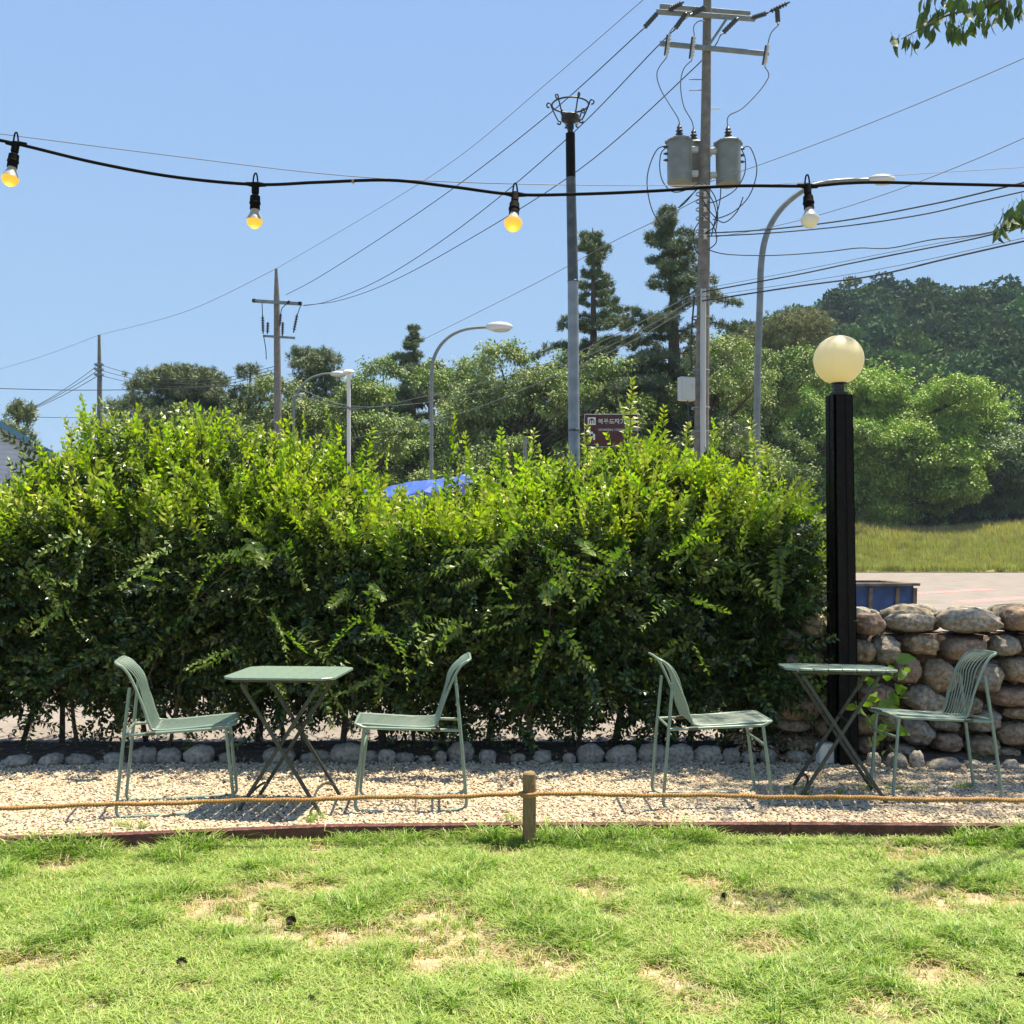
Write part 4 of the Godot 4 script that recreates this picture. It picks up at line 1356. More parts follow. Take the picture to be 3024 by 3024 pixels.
func sprig(leaves: int, length: float, leaf_l: float, young: bool, droop: float) -> ArrayMesh:
	# a twig along +y with opposite leaf pairs
	var b := MB.new()
	b.tint = Color(0.16, 0.15, 0.05) if young else Color(0.07, 0.05, 0.03)
	var p := []
	for i in 5:
		var t := i / 4.0
		p.append(Vector3(R(-0.01, 0.01), length * t, droop * t * t * length))
	var line := smooth(p, 2)
	b.tube(line, smooth_radii(line.size(), 0.0035, 0.0012), 3, false)
	var pairs := leaves / 2
	for i in pairs:
		var t := lerpf(0.08, 1.0, float(i) / (pairs - 1))
		var k := t * (line.size() - 1)
		var at: Vector3 = line[int(k)].lerp(line[mini(int(k) + 1, line.size() - 1)], k - int(k))
		var along := (line[mini(int(k) + 1, line.size() - 1)] - line[maxi(int(k) - 1, 0)]).normalized()
		var spin := R(-0.35, 0.35)
		for s in [-1.0, 1.0]:
			var side := Vector3(cos(spin) * s, 0, sin(spin) * s)
			side = (side - along * side.dot(along)).normalized()
			var open := R(0.55, 0.9) * (1.0 - 0.45 * t)
			var d: Vector3 = (along * (1.0 - open) + side * open + Vector3(R(-0.15, 0.15), 0, R(-0.15, 0.15))).normalized()
			var size: float = leaf_l * R(0.75, 1.15) * (1.0 - 0.42 * pow(t, 3.0))
			if young:
				var y := clampf(t * 0.9 + R(-0.25, 0.25), 0, 1)
				b.tint = Color(0.25, 0.345, 0.034).lerp(Color(0.50, 0.54, 0.06), y)
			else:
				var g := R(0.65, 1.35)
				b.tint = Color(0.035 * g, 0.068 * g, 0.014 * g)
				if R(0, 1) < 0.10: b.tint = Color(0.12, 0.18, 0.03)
			b.leaf(at, d, (Vector3(0, 0, 1) * (0.55 if young else 1.0) + along * (0.75 if young else 0.35) + Vector3(R(-0.3, 0.3), R(-0.3, 0.3), R(-0.3, 0.3))).normalized(), size, size * R(0.42, 0.56), R(0.05, 0.25))
	return b.mesh()

func build_hedge() -> void:
	var hedge := thing("hedge", "long overgrown privet hedge with yellow-green new shoots on top", "hedge", Vector3(-1.2, 0, -7.8))
	var o := hedge.position
	var young := []
	var old := []
	for k in 4: young.append(sprig([20, 24, 18, 22][k], [0.36, 0.43, 0.30, 0.40][k], 0.076, true, [0.05, 0.15, 0.0, 0.25][k]))
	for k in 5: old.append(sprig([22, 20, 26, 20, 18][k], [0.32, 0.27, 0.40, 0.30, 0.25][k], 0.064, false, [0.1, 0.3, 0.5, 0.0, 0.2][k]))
	var ya := [[], [], [], []]
	var yc := [[], [], [], []]
	var oa := [[], [], [], [], []]
	var oc := [[], [], [], [], []]
	var lump := FastNoiseLite.new()
	lump.seed = 77
	lump.frequency = 1.1
	lump.fractal_octaves = 2
	var add_young := func(p: Vector3, d: Vector3, s: float) -> void:
		var k := rng.randi() % 4
		var bs := facing(d, dir()).scaled(Vector3(s, s, s)) if false else facing(d, dir()) * Basis.from_scale(Vector3(s, s, s))
		ya[k].append(Transform3D(bs, p - o))
		var g := R(0.78, 1.15)
		yc[k].append(Color(g * R(0.85, 1.12), g, g * R(0.8, 1.2)))
	var add_old := func(p: Vector3, d: Vector3, s: float) -> void:
		var k := rng.randi() % 5
		oa[k].append(Transform3D(facing(d, dir()) * Basis.from_scale(Vector3(s, s, s)), p - o))
		var g := R(0.7, 1.3)
		oc[k].append(Color(g * R(0.85, 1.2), g, g * R(0.8, 1.2)))
	var add_sun_tinted := func(p: Vector3, d: Vector3, s: float) -> void:
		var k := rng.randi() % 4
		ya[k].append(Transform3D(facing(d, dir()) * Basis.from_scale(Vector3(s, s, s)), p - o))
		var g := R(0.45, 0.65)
		yc[k].append(Color(g * 0.85, g, g * 2.2))  # pale tint paints direct sun onto mature sprays
	var x0 := -5.0
	var x1 := 2.0
	# the sloping sunlit top
	for i in 2700:
		var x := R(x0, x1 + 0.05)
		var t := R(0.0, 1.0)
		var top := hedge_top(x)
		var bump := lump.get_noise_2d(x * 1.3, t * 1.4) * 0.16
		var y := lerpf(1.30, top - 0.38, pow(t, 0.62)) + bump * 1.3
		if x > 1.7: y = minf(y, top - 0.1)
		var z := lerpf(-7.08, -8.08, t) + bump * 0.5
		var d := (Vector3(R(-0.75, 0.75), 1.0, R(-0.3, 0.85) * (1.0 - t * 0.5)) + Vector3(maxf(0, x - 1.6) * 0.5, 0, 0)).normalized()
		add_young.call(Vector3(x, y, z), d, R(0.7, 1.25))
	# long single shoots that stand above the rest
	for q in [[1190, 745, 7.8], [1178, 770, 7.9], [1252, 790, 7.9], [1420, 800, 8.0], [1350, 800, 8.1], [862, 792, 7.7], [875, 815, 7.8], [622, 782, 8.0], [640, 800, 8.1], [700, 818, 8.1], [555, 790, 8.2], [945, 828, 7.9], [1010, 820, 8.0], [735, 838, 7.8], [15, 862, 7.6], [165, 792, 8.1], [1300, 795, 8.1], [1445, 845, 8.0], [450, 780, 8.3], [330, 772, 8.3], [1105, 812, 8.0]]:
		var tip := B(q[0], q[1], q[2])
		var lean := Vector3(R(-0.25, 0.25), 1, R(-0.1, 0.3)).normalized()
		add_young.call(tip - lean * 0.33, lean, 1.0)
		for k in 3: add_young.call(tip - lean * (0.52 + 0.12 * k) + Vector3(R(-0.06, 0.06), 0, R(-0.06, 0.06)), (lean + dir() * 0.35).normalized(), R(0.8, 1.1))
	# nearer blurred-looking sprays at the far left corner
	for k in 16:
		add_young.call(B(R(150, 245), R(778, 830), 8.3) - Vector3(0, 0.28, 0), Vector3(R(-0.3, 0.3), 1, R(-0.2, 0.3)).normalized(), R(0.9, 1.2))
	# mature leaves under the new growth
	for i in 3200:
		var x := R(x0, x1)
		var t := R(0.0, 1.0)
		var top := hedge_top(x)
		var y := lerpf(1.36, top - 0.24, pow(t, 0.62)) - R(0.05, 0.34)
		if x > 1.65: y = minf(y, top - 0.2)
		var d := (Vector3(R(-0.8, 0.8), R(0.0, 1.0), R(-0.3, 1.0))).normalized()
		add_old.call(Vector3(x, y, lerpf(-7.06, -8.1, t)), d, R(0.75, 1.2))
	# the front face, gappier towards the ground
	for i in 8600:
		var x := R(x0, x1 + 0.02)
		var y := R(0.16, 1.52)
		var open := lump.get_noise_2d(x * 1.6 + 30.0, y * 1.8)
		if y < 0.95 and R(0, 1) < (0.80 - y) * 0.7 + open * 0.75:
			continue
		if y < 0.38 and R(0, 1) < (0.80 if x < -0.9 else 0.40):
			continue
		var deep := pow(R(0, 1), 1.5) * 0.75
		var z := -7.12 - deep + lump.get_noise_2d(x * 1.2, y * 1.2) * 0.20 - 0.16 * smoothstep(0.8, 0.2, y)
		var xx := minf(x, 1.97 - 0.22 * smoothstep(1.1, 0.2, y))
		var d := Vector3(R(-0.9, 0.9), R(-0.75, 0.55), R(0.1, 1.0) * (1.0 - deep)).normalized()
		add_old.call(Vector3(xx, y, z), d, R(0.7, 1.15))
	# hanging sprays in front of the face, sunlight painted into their pale tint
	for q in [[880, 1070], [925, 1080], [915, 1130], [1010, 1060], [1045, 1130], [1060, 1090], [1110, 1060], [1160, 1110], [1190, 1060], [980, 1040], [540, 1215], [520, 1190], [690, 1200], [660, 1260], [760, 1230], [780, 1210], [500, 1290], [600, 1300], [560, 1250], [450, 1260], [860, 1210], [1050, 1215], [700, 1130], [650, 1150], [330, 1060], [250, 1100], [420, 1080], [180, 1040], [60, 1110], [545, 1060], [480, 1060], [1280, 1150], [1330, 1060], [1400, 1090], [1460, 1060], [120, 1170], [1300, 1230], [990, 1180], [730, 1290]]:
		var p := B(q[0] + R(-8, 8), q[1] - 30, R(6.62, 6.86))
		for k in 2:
			add_sun_tinted.call(p + Vector3(R(-0.05, 0.05), R(-0.03, 0.05), R(-0.05, 0.02)), Vector3(R(-0.95, 0.95), R(-0.9, 0.05), R(0.1, 0.6)).normalized(), R(0.7, 1.0))
	# the depth of the hedge, its back and its right-hand end
	for i in 6000:
		var x := R(x0, x1 - 0.1)
		var y := R(0.16, 1.0) * (hedge_top(x) - 0.3)
		if y < 0.45 and R(0, 1) < (0.86 if x < -0.9 else 0.5): continue
		add_old.call(Vector3(minf(x, 1.9), y, R(-7.35, -8.08)), dir(), R(0.8, 1.25))
	for i in 900:
		var y := R(0.25, 1.55)
		add_old.call(Vector3(1.90 - 0.22 * smoothstep(1.1, 0.2, y) + R(-0.1, 0.06), y, R(-7.1, -8.05)), Vector3(R(0.2, 1), R(-0.4, 0.8), R(-0.6, 0.6)).normalized(), R(0.75, 1.1))
	for i in 130:
		var y := R(0.75, 1.7)
		add_young.call(Vector3(1.92 + R(-0.06, 0.08), y, R(-7.25, -8.05)), Vector3(R(0.3, 1), R(0.2, 1), R(-0.3, 0.5)).normalized(), R(0.6, 0.95))
	var fol := Node3D.new()
	fol.name = "foliage"
	hedge.add_child(fol)
	for k in 4: many("new_and_sun_tinted_shoots", young[k], M.leaf_new, ya[k], yc[k], fol).set_meta("kind", "stuff")  # holds the new growth and the hanging sprays with painted sunlight
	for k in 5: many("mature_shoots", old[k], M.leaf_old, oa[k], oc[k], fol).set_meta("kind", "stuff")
	# stems
	var x := -4.9
	while x < 2.0:
		var b := MB.new()
		var foot := Vector3(x, -0.05, R(-7.25, -7.85)) - o
		var knee := foot + Vector3(R(-0.12, 0.12), R(0.35, 0.6), R(-0.08, 0.1))
		var thick := R(0.016, 0.034)
		b.tube(smooth([foot, knee, knee + Vector3(R(-0.2, 0.2), R(0.5, 0.8), R(-0.1, 0.15))], 4), smooth_radii(9, thick, thick * 0.5), 6, false)
		for k in 4:
			var s := foot.lerp(knee, R(0.5, 1.0))
			b.tube(smooth([s, s + Vector3(R(-0.3, 0.3), R(0.25, 0.5), R(-0.2, 0.3)), s + Vector3(R(-0.6, 0.6), R(0.6, 1.3), R(-0.3, 0.5))], 3), smooth_radii(7, thick * 0.5, 0.004), 5, false)
		put("stem", b.mesh(), M.bark, hedge)
		x += R(0.16, 0.36)

# ---------------------------------------------------------------- boulder wall, border stones
func build_wall() -> void:
	var shapes := []
	for k in 9: shapes.append(rock(100 + k * 7, 3, 0.08 + 0.014 * (k % 4), 0.12 + 0.10 * (k % 3)))
	var wall := thing("boulder_wall", "low wall of rounded mortared boulders behind the right-hand table", "wall", Vector3(3.5, 0, -7.4))
	var o := wall.position
	var b := MB.new()
	b.box(Vector3(3.62, 0.385, -7.58) - o, Vector3(3.6, 0.87, 0.50), Basis.IDENTITY, 0.05)
	put("mortar_core", b.mesh(), M.mortar, wall)
	var stones := [[300, 270, 230, 220, 0.1], [735, 265, 240, 175, 0], [1055, 252, 385, 150, 0], [1505, 240, 515, 190, 0.03], [1880, 225, 230, 195, 0], [680, 470, 190, 175, 0.1], [860, 460, 215, 225, 0.3], [1140, 422, 270, 160, 0.1], [1465, 460, 345, 190, 0], [1775, 430, 225, 165, -0.1], [1975, 420, 160, 150, 0],
		[1010, 605, 225, 225, 0.2], [1262, 665, 275, 250, 0.4], [1625, 665, 230, 240, 0.2], [1860, 615, 235, 200, 0], [790, 812, 300, 185, 0.05], [1150, 842, 300, 220, 0.5], [1455, 880, 290, 155, 0.05], [1820, 820, 330, 155, 0], [1890, 945, 240, 95, 0], [1610, 1005, 260, 170, -0.2], [1860, 1105, 300, 180, 0],
		[180, 905, 390, 210, 0], [150, 1035, 300, 100, 0.05], [110, 740, 260, 120, 0], [300, 530, 170, 170, -0.5], [500, 640, 220, 180, 0], [480, 850, 220, 200, 0], [690, 1030, 180, 160, 0], [700, 1190, 190, 130, 0], [1090, 1085, 270, 200, 0.4], [1310, 1035, 260, 95, 0.1], [1325, 1168, 235, 150, 0], [1610, 1205, 250, 180, 0], [980, 1240, 220, 120, 0], [420, 1060, 180, 150, 0], [480, 400, 220, 190, 0], [150, 560, 190, 190, 0], [110, 380, 230, 180, 0], [500, 240, 200, 180, 0], [880, 1010, 190, 150, 0.2], [520, 1210, 220, 140, 0], [250, 1190, 300, 130, 0],
		[2140, 240, 280, 180, 0], [2110, 430, 200, 170, 0], [2090, 620, 220, 190, 0.1], [2130, 820, 270, 180, 0], [2140, 1010, 260, 170, 0], [2150, 1190, 270, 170, 0], [2420, 250, 300, 180, 0], [2350, 440, 270, 190, 0], [2340, 640, 260, 200, 0], [2410, 840, 290, 190, 0], [2420, 1030, 280, 170, 0], [2420, 1190, 270, 160, 0], [2700, 300, 300, 190, 0], [2680, 520, 290, 210, 0], [2690, 750, 280, 210, 0], [2700, 970, 290, 190, 0], [2690, 1170, 280, 180, 0], [1390, 1290, 150, 70, 0], [1800, 1250, 200, 90, 0]]
	for i in stones.size():
		var q = stones[i]
		var p := A(2280 + q[0] * 0.3851, 1740 + q[1] * 0.3851, 7.17)
		var m := 0.000907 * 1.0
		var s := Vector3(q[2] * m, q[3] * m, minf(q[2], q[3]) * m * 1.15 + 0.10)
		var t := Basis(Vector3(0, 0, 1), -q[4]) * Basis(Vector3.UP, PI * float(i % 2)) * Basis.from_scale(s)
		put("stone", shapes[i % 9], M.stones[[0, 2, 1, 3, 2, 0, 1][i % 7] if i != 3 else 1], wall, Transform3D(t, p - o))
	# small stones wedged into the joints
	for i in 70:
		var s := Vector3(R(0.04, 0.09), R(0.035, 0.065), 0.07)
		put("wedge_stone", shapes[rng.randi() % 9], M.stones[rng.randi() % 4], wall, Transform3D(Basis(Vector3(0, 0, 1), R(-0.6, 0.6)) * Basis.from_scale(s), Vector3(R(1.9, 4.2), R(0.06, 0.8), -7.30 + R(-0.02, 0.03)) - o))
	# the top course behind the front edge
	for q in [[2.02, 0.36, 0.28], [2.42, 0.40, 0.3], [2.86, 0.44, 0.26], [3.28, 0.34, 0.3], [3.7, 0.46, 0.28], [4.15, 0.40, 0.28], [4.6, 0.42, 0.3], [5.05, 0.4, 0.28]]:
		for k in 2:
			var s := Vector3(q[1] * R(0.85, 1.1), R(0.17, 0.22), q[2] * R(0.8, 1.1))
			put("stone", shapes[rng.randi() % 9], M.stones[rng.randi() % 4], wall, Transform3D(Basis(Vector3.UP, R(-0.3, 0.3)) * Basis.from_scale(s), Vector3(q[0] + 0.13 * k + R(-0.05, 0.05), 0.925 + R(-0.015, 0.02), -7.46 - 0.24 * k) - o))

func build_border() -> void:
	var shapes := []
	for k in 5: shapes.append(rock(300 + k * 11, 2, 0.13, 0.15))
	var spots := [[40, 2262, 80, 24], [140, 2260, 74, 24], [228, 2258, 80, 22], [330, 2256, 66, 24], [418, 2252, 72, 38], [492, 2252, 78, 34], [580, 2254, 94, 46], [668, 2252, 50, 26], [818, 2252, 88, 34], [912, 2250, 54, 22], [946, 2244, 50, 24], [1020, 2250, 97, 46], [1094, 2248, 44, 26], [1140, 2250, 56, 28], [1195, 2250, 52, 24], [1254, 2250, 38, 15], [1302, 2248, 32, 26], [1360, 2246, 82, 42], [1440, 2248, 50, 24], [1530, 2250, 44, 22], [1602, 2250, 58, 26], [1682, 2252, 42, 24], [1745, 2252, 80, 40], [1838, 2252, 84, 38], [1930, 2250, 78, 40], [2013, 2250, 88, 40], [2096, 2250, 78, 40], [2162, 2250, 62, 30], [2216, 2250, 46, 24], [2274, 2250, 58, 28], [2362, 2250, 68, 26], [2584, 2264, 44, 32], [2657, 2266, 60, 30], [2713, 2264, 48, 38], [2800, 2272, 104, 22], [2882, 2270, 38, 20], [2992, 2272, 40, 24]]
	var names := {7: "small border stone half hidden beside the left table's legs", 6: "large domed grey border stone under the leftmost chair", 11: "large domed border stone right of the left-hand table", 17: "large pale border stone behind the second chair's rear legs", 34: "long flat tan stone lying in front of the boulder wall", 33: "upright pale pebble stone between two others before the boulder wall", 35: "small white stone under the rightmost chair", 36: "pale stone at the right edge before the boulder wall"}
	var words := ["first", "second", "third", "fourth", "fifth", "sixth", "seventh", "eighth", "ninth", "tenth", "eleventh", "twelfth", "thirteenth", "fourteenth", "fifteenth", "sixteenth", "seventeenth", "eighteenth", "nineteenth", "twentieth", "twenty-first", "twenty-second", "twenty-third", "twenty-fourth", "twenty-fifth", "twenty-sixth", "twenty-seventh", "twenty-eighth", "twenty-ninth", "thirtieth", "thirty-first", "thirty-second", "thirty-third"]
	for i in spots.size():
		var q = spots[i]
		var p := G(q[0], q[1])
		var m: float = -p.z / F
		var s := Vector3(q[2] * m * R(0.95, 1.2), q[3] * m * R(1.35, 1.95), q[2] * m * R(0.65, 0.95))
		var label: String = names.get(i, "grey rounded border stone along the hedge, %s from the left" % words[mini(i, 32)])
		var stone := put("border_stone", shapes[i % 5], M.pale_stones[[0, 0, 1, 0, 1][i % 5]], null, Transform3D(Basis(Vector3(0, 0, 1), R(-0.2, 0.2)) * Basis(Vector3.UP, R(-0.4, 0.4) + PI * (i % 2)) * Basis.from_scale(s), Vector3(p.x, q[3] * m * 0.30, p.z - s.z * 0.4)))
		tag(stone, label, "stone", "border stones along the gravel")

# ---------------------------------------------------------------- lamp post with globe
func build_lamp_post() -> void:
	var at := G(2490, 2252)
	var t := thing("globe_lamp_post", "black square post topped by a round cream globe lamp", "lamp post", at, 0.16)
	var b := MB.new()
	# chamfered square shaft with a shallow groove down each face
	var prof := []
	for k in 4:
		var q := Basis(Vector3.UP, -k * PI / 2)
		for s in [[-0.062, 0.077], [-0.012, 0.077], [-0.009, 0.071], [0.009, 0.071], [0.012, 0.077], [0.062, 0.077]]:
			prof.append(q * Vector3(s[0], 0, s[1]))
	var rows := [[0.0, 1.05], [1.2, 0.985], [2.44, 0.92], [2.49, 0.90]]
	for i in rows.size() - 1:
		for k in prof.size():
			var p0: Vector3 = prof[k]
			var p1: Vector3 = prof[(k + 1) % prof.size()]
			var nn := Vector3.UP.cross(p1 - p0).normalized()
			var lo := Vector3(0, rows[i][0], 0)
			var hi := Vector3(0, rows[i + 1][0], 0)
			b.tri(p0 * rows[i][1] + lo, p1 * rows[i][1] + lo, p1 * rows[i + 1][1] + hi, nn, nn, nn)
			b.tri(p0 * rows[i][1] + lo, p1 * rows[i + 1][1] + hi, p0 * rows[i + 1][1] + hi, nn, nn, nn)
	for k in prof.size():
		b.tri(Vector3(0, 2.49, 0), prof[k] * 0.90 + Vector3(0, 2.49, 0), prof[(k + 1) % prof.size()] * 0.90 + Vector3(0, 2.49, 0), Vector3.UP, Vector3.UP, Vector3.UP)
	put("shaft", b.mesh(), M.black, t)
	b = MB.new()
	b.lathe([[0.0, 2.485], [0.062, 2.488], [0.062, 2.51], [0.036, 2.515], [0.036, 2.565], [0.055, 2.57], [0.055, 2.585], [0.0, 2.587]], Vector3.ZERO, Basis.IDENTITY, 20)
	put("neck", b.mesh(), M.iron, t)
	b = MB.new()
	b.ball(Vector3(0, 2.735, 0), Vector3.ONE * 0.168, 28, 48)
	var globe := put("globe", b.mesh(), M.globe, t)
	# the bulb inside
	b = MB.new()
	b.lathe([[0.0, 2.58], [0.02, 2.58], [0.02, 2.64], [0.034, 2.69], [0.03, 2.72], [0.0, 2.735]], Vector3.ZERO, Basis.IDENTITY, 12)
	put("bulb", b.mesh(), M.bulb_off, globe)
	# flaked paint
	b = MB.new()
	for q in [[0.03, 0.86, 0.016, 0.05], [0.045, 0.90, 0.014, 0.06], [0.036, 0.80, 0.010, 0.035], [0.05, 0.95, 0.008, 0.03]]:
		var p := Vector3(q[0], q[1], 0.0795 - 0.0040 * q[1] / 1.2)
		b.quad(p + Vector3(-q[2], -q[3] * 0.6, 0), p + Vector3(q[2] * 0.3, -q[3], 0), p + Vector3(q[2] * 0.6, q[3] * 0.5, 0), p + Vector3(-q[2] * 0.4, q[3], 0), Vector3(0, 0, 1))
	put("paint_chip", b.mesh(), M.pale, t)
	# white outlet box at the foot
	var box := thing("outlet_box", "small white outlet box at the foot of the black lamp post", "outlet box", G(2437, 2252) + Vector3(0, 0, 0.02), 0.25)
	b = MB.new()
	b.box(Vector3(0, 0.065, 0), Vector3(0.125, 0.13, 0.07), Basis.IDENTITY, 0.008)
	put("housing", b.mesh(), M.outlet, box)
	b = MB.new()
	b.box(Vector3(0, 0.068, 0.0365), Vector3(0.006, 0.11, 0.004))
	b.box(Vector3(0.0, 0.134, 0.0), Vector3(0.11, 0.008, 0.06), Basis.IDENTITY, 0.003)
	put("lid", b.mesh(), M.pale, box)

# ---------------------------------------------------------------- chairs and tables
func make_chair(label: String) -> Node3D:
	# local: x forwards, origin on the ground midway between the rear legs
	var t := thing("wire_chair", label, "chair", Vector3.ZERO, 0.0, "sage green wire chairs")
	var w := 0.19
	for s in [-1.0, 1.0]:
		var z: float = s * w
		var side := MB.new()
		side.tube(bent([Vector3(0.062, 0.70, z * 0.93), Vector3(0.03, 0.36, z), Vector3(0.0, 0.006, z), Vector3(0.622, 0.006, z), Vector3(0.57, 0.462, z)], 0.05), 0.0095, 10)
		put("leg_frame", side.mesh(), M.sage, t)
		var rail := MB.new()
		rail.tube(bent([Vector3(0.042, 0.445, z), Vector3(0.57, 0.466, z), Vector3(0.60, 0.478, z * 0.985)], 0.03), 0.0085, 10)
		put("seat_rail", rail.mesh(), M.sage, t)
		var clamp_ := MB.new()
		clamp_.tube(PackedVector3Array([Vector3(0.15, 0.4492, z), Vector3(0.20, 0.4512, z)]), 0.0115, 10)
		put("clamp", clamp_.mesh(), M.leg, t)
	# the rim tube of the shell: up one side of the back, across the curled top, down the other side
	var rim := []
	for q in [[0.612, 0.484], [0.56, 0.482], [0.22, 0.462], [0.165, 0.50], [0.135, 0.59], [0.095, 0.69], [0.06, 0.765], [0.028, 0.808], [0.0, 0.826]]:
		rim.append(Vector3(q[0], q[1], w * 0.93))
	var line := smooth(rim, 4)
	var around := PackedVector3Array()
	for p in line: around.append(p)
	around.append(Vector3(-0.014, 0.834, w * 0.86)); around.append(Vector3(-0.018, 0.837, w * 0.7))
	around.append(Vector3(-0.018, 0.839, 0.0))
	around.append(Vector3(-0.018, 0.837, -w * 0.7)); around.append(Vector3(-0.014, 0.834, -w * 0.86))
	for i in range(line.size() - 1, -1, -1): around.append(line[i] * Vector3(1, 1, -1))
	put("shell_rim", one(around, 0.0078, 8), M.sage, t)
	var front := MB.new()
	front.tube(bent([Vector3(0.585, 0.475, w * 0.97), Vector3(0.622, 0.486, w * 0.97), Vector3(0.622, 0.486, -w * 0.97), Vector3(0.585, 0.475, -w * 0.97)], 0.03), 0.0078, 8)
	put("front_bar", front.mesh(), M.sage, t)
	for k in 9:
		var z := lerpf(-w * 0.76, w * 0.76, k / 8.0)
		var bow := 1.0 - pow(absf(z) / w, 2.0)
		var pts := []
		for q in [[0.620, 0.470, 0.0], [0.624, 0.482, 0.0], [0.605, 0.489, 0.0], [0.54, 0.484, 0.15], [0.36, 0.473, 0.35], [0.22, 0.462, 0.35], [0.175, 0.482, 0.3], [0.148, 0.56, 0.2], [0.120, 0.66, 0.0], [0.090, 0.735, -0.3], [0.045, 0.795, -0.3], [-0.016, 0.838, 0.0]]:
			pts.append(Vector3(q[0] + (0.018 * bow if q[2] < 0.0 else 0.0), q[1] - 0.012 * bow * maxf(q[2], 0.0), z))
		put("wire", one(smooth(pts, 4), 0.0036, 6), M.sage, t)
	put("stretcher", one(PackedVector3Array([Vector3(0.582, 0.355, -w), Vector3(0.582, 0.355, w)]), 0.0085, 8), M.sage, t)
	put("rear_bar", one(PackedVector3Array([Vector3(0.043, 0.452, -w), Vector3(0.043, 0.452, w)]), 0.0075, 8), M.sage, t)
	return t

func copy_of(o: Node3D, label: String, called: String) -> Node3D:
	var c := o.duplicate()
	c.name = numbered(called)
	add_child(c)
	c.set_meta("label", label)
	return c

func aim(o: Node3D, at: Vector3, forward: Vector3, roll := 0.0, tip := 0.0) -> void:
	var x := forward.normalized()
	var z := x.cross(Vector3.UP).normalized()
	o.transform = Transform3D(Basis(Vector3(1, 0, 0), roll) * Basis(Vector3(0, 0, 1), tip) * Basis(x, Vector3.UP, z), at)

func make_table(label: String) -> Node3D:
	var t := thing("folding_table", label, "table", Vector3.ZERO, 0.0, "sage green folding tables")
	var hw := 0.315
	var hd := 0.275
	var y := 0.745
	var n := 8
	var cut := 0.062
	for k in n:
		# slats run front to back, the outer two have cut corners
		var xa := lerpf(-hw, hw, float(k) / n) + 0.0032
		var xb := lerpf(-hw, hw, float(k + 1) / n) - 0.0032
		var outline := [Vector2(xa, -hd), Vector2(xb, -hd), Vector2(xb, hd), Vector2(xa, hd)]
		if k == 0: outline = [Vector2(xa + cut, -hd), Vector2(xb, -hd), Vector2(xb, hd), Vector2(xa + cut, hd), Vector2(xa + 0.012, hd - cut * 0.55), Vector2(xa, hd - cut), Vector2(xa, -hd + cut), Vector2(xa + 0.012, -hd + cut * 0.55)]
		if k == n - 1: outline = [Vector2(xa, -hd), Vector2(xb - cut, -hd), Vector2(xb - 0.012, -hd + cut * 0.55), Vector2(xb, -hd + cut), Vector2(xb, hd - cut), Vector2(xb - 0.012, hd - cut * 0.55), Vector2(xb - cut, hd), Vector2(xa, hd)]
		var b := MB.new()
		var mid := Vector2((xa + xb) * 0.5, 0)
		var e := 0.0025
		for i in outline.size():
			var p: Vector2 = outline[i]
			var q: Vector2 = outline[(i + 1) % outline.size()]
			var pi := p.lerp(mid, e / maxf((p - mid).length(), 0.01))
			var qi := q.lerp(mid, e / maxf((q - mid).length(), 0.01))
			var side := Vector3((q - p).y, 0, -(q - p).x).normalized()
			if side.dot(Vector3((p + q).x * 0.5 - mid.x, 0, (p + q).y * 0.5)) < 0: side = -side
			b.quad(Vector3(p.x, y - 0.013, p.y), Vector3(q.x, y - 0.013, q.y), Vector3(q.x, y - e, q.y), Vector3(p.x, y - e, p.y), side)
			b.quad(Vector3(p.x, y - e, p.y), Vector3(q.x, y - e, q.y), Vector3(qi.x, y, qi.y), Vector3(pi.x, y, pi.y), (side + Vector3.UP).normalized())
			b.tri(Vector3(mid.x, y, 0), Vector3(pi.x, y, pi.y), Vector3(qi.x, y, qi.y), Vector3.UP, Vector3.UP, Vector3.UP)
			b.tri(Vector3(mid.x, y - 0.013, 0), Vector3(p.x, y - 0.013, p.y), Vector3(q.x, y - 0.013, q.y), Vector3.DOWN, Vector3.DOWN, Vector3.DOWN)
		put("slat", b.mesh(), M.sage, t)
	for s in [-1.0, 1.0]:
		var b := MB.new()
		b.box(Vector3(0, y - 0.026, s * 0.205), Vector3(0.54, 0.014, 0.020), Basis.IDENTITY, 0.002)
		put("bearer", b.mesh(), M.leg, t)
	# crossing legs: the outer pair falls to the right, the inner pair to the left
	for q in [[-0.215, 0.235, 0.220, 0.0], [0.215, -0.235, 0.190, 0.0]]:
		for s in [-1.0, 1.0]:
			var a := Vector3(q[0], y - 0.04, s * q[2])
			var e := Vector3(q[1], 0.0, s * q[2])
			var b := MB.new()
			b.box((a + e) * 0.5, Vector3(0.021, (a - e).length(), 0.012), facing(a - e, Vector3(0, 0, 1)), 0.003)
			put("leg", b.mesh(), M.leg, t)
		var bar := MB.new()
		bar.tube(PackedVector3Array([Vector3(q[0] * 0.62 + q[1] * 0.38, y * 0.62 - 0.02, -q[2]), Vector3(q[0] * 0.62 + q[1] * 0.38, y * 0.62 - 0.02, q[2])]), 0.006, 8)
		put("spreader", bar.mesh(), M.leg, t)
		# arched foot brace
		var foot := Vector3(q[1], 0, 0)
		var up := Vector3(q[0] - q[1], y, 0).normalized()
		var arch := []
		for k in 9:
			var u := k / 8.0 * 2.0 - 1.0
			arch.append(foot + up * (0.06 + 0.055 * (1.0 - pow(absf(u), 3.0))) + Vector3(0, 0, u * q[2]))
		put("foot_brace", one(smooth(arch, 2), 0.0075, 7), M.leg, t)
	return t

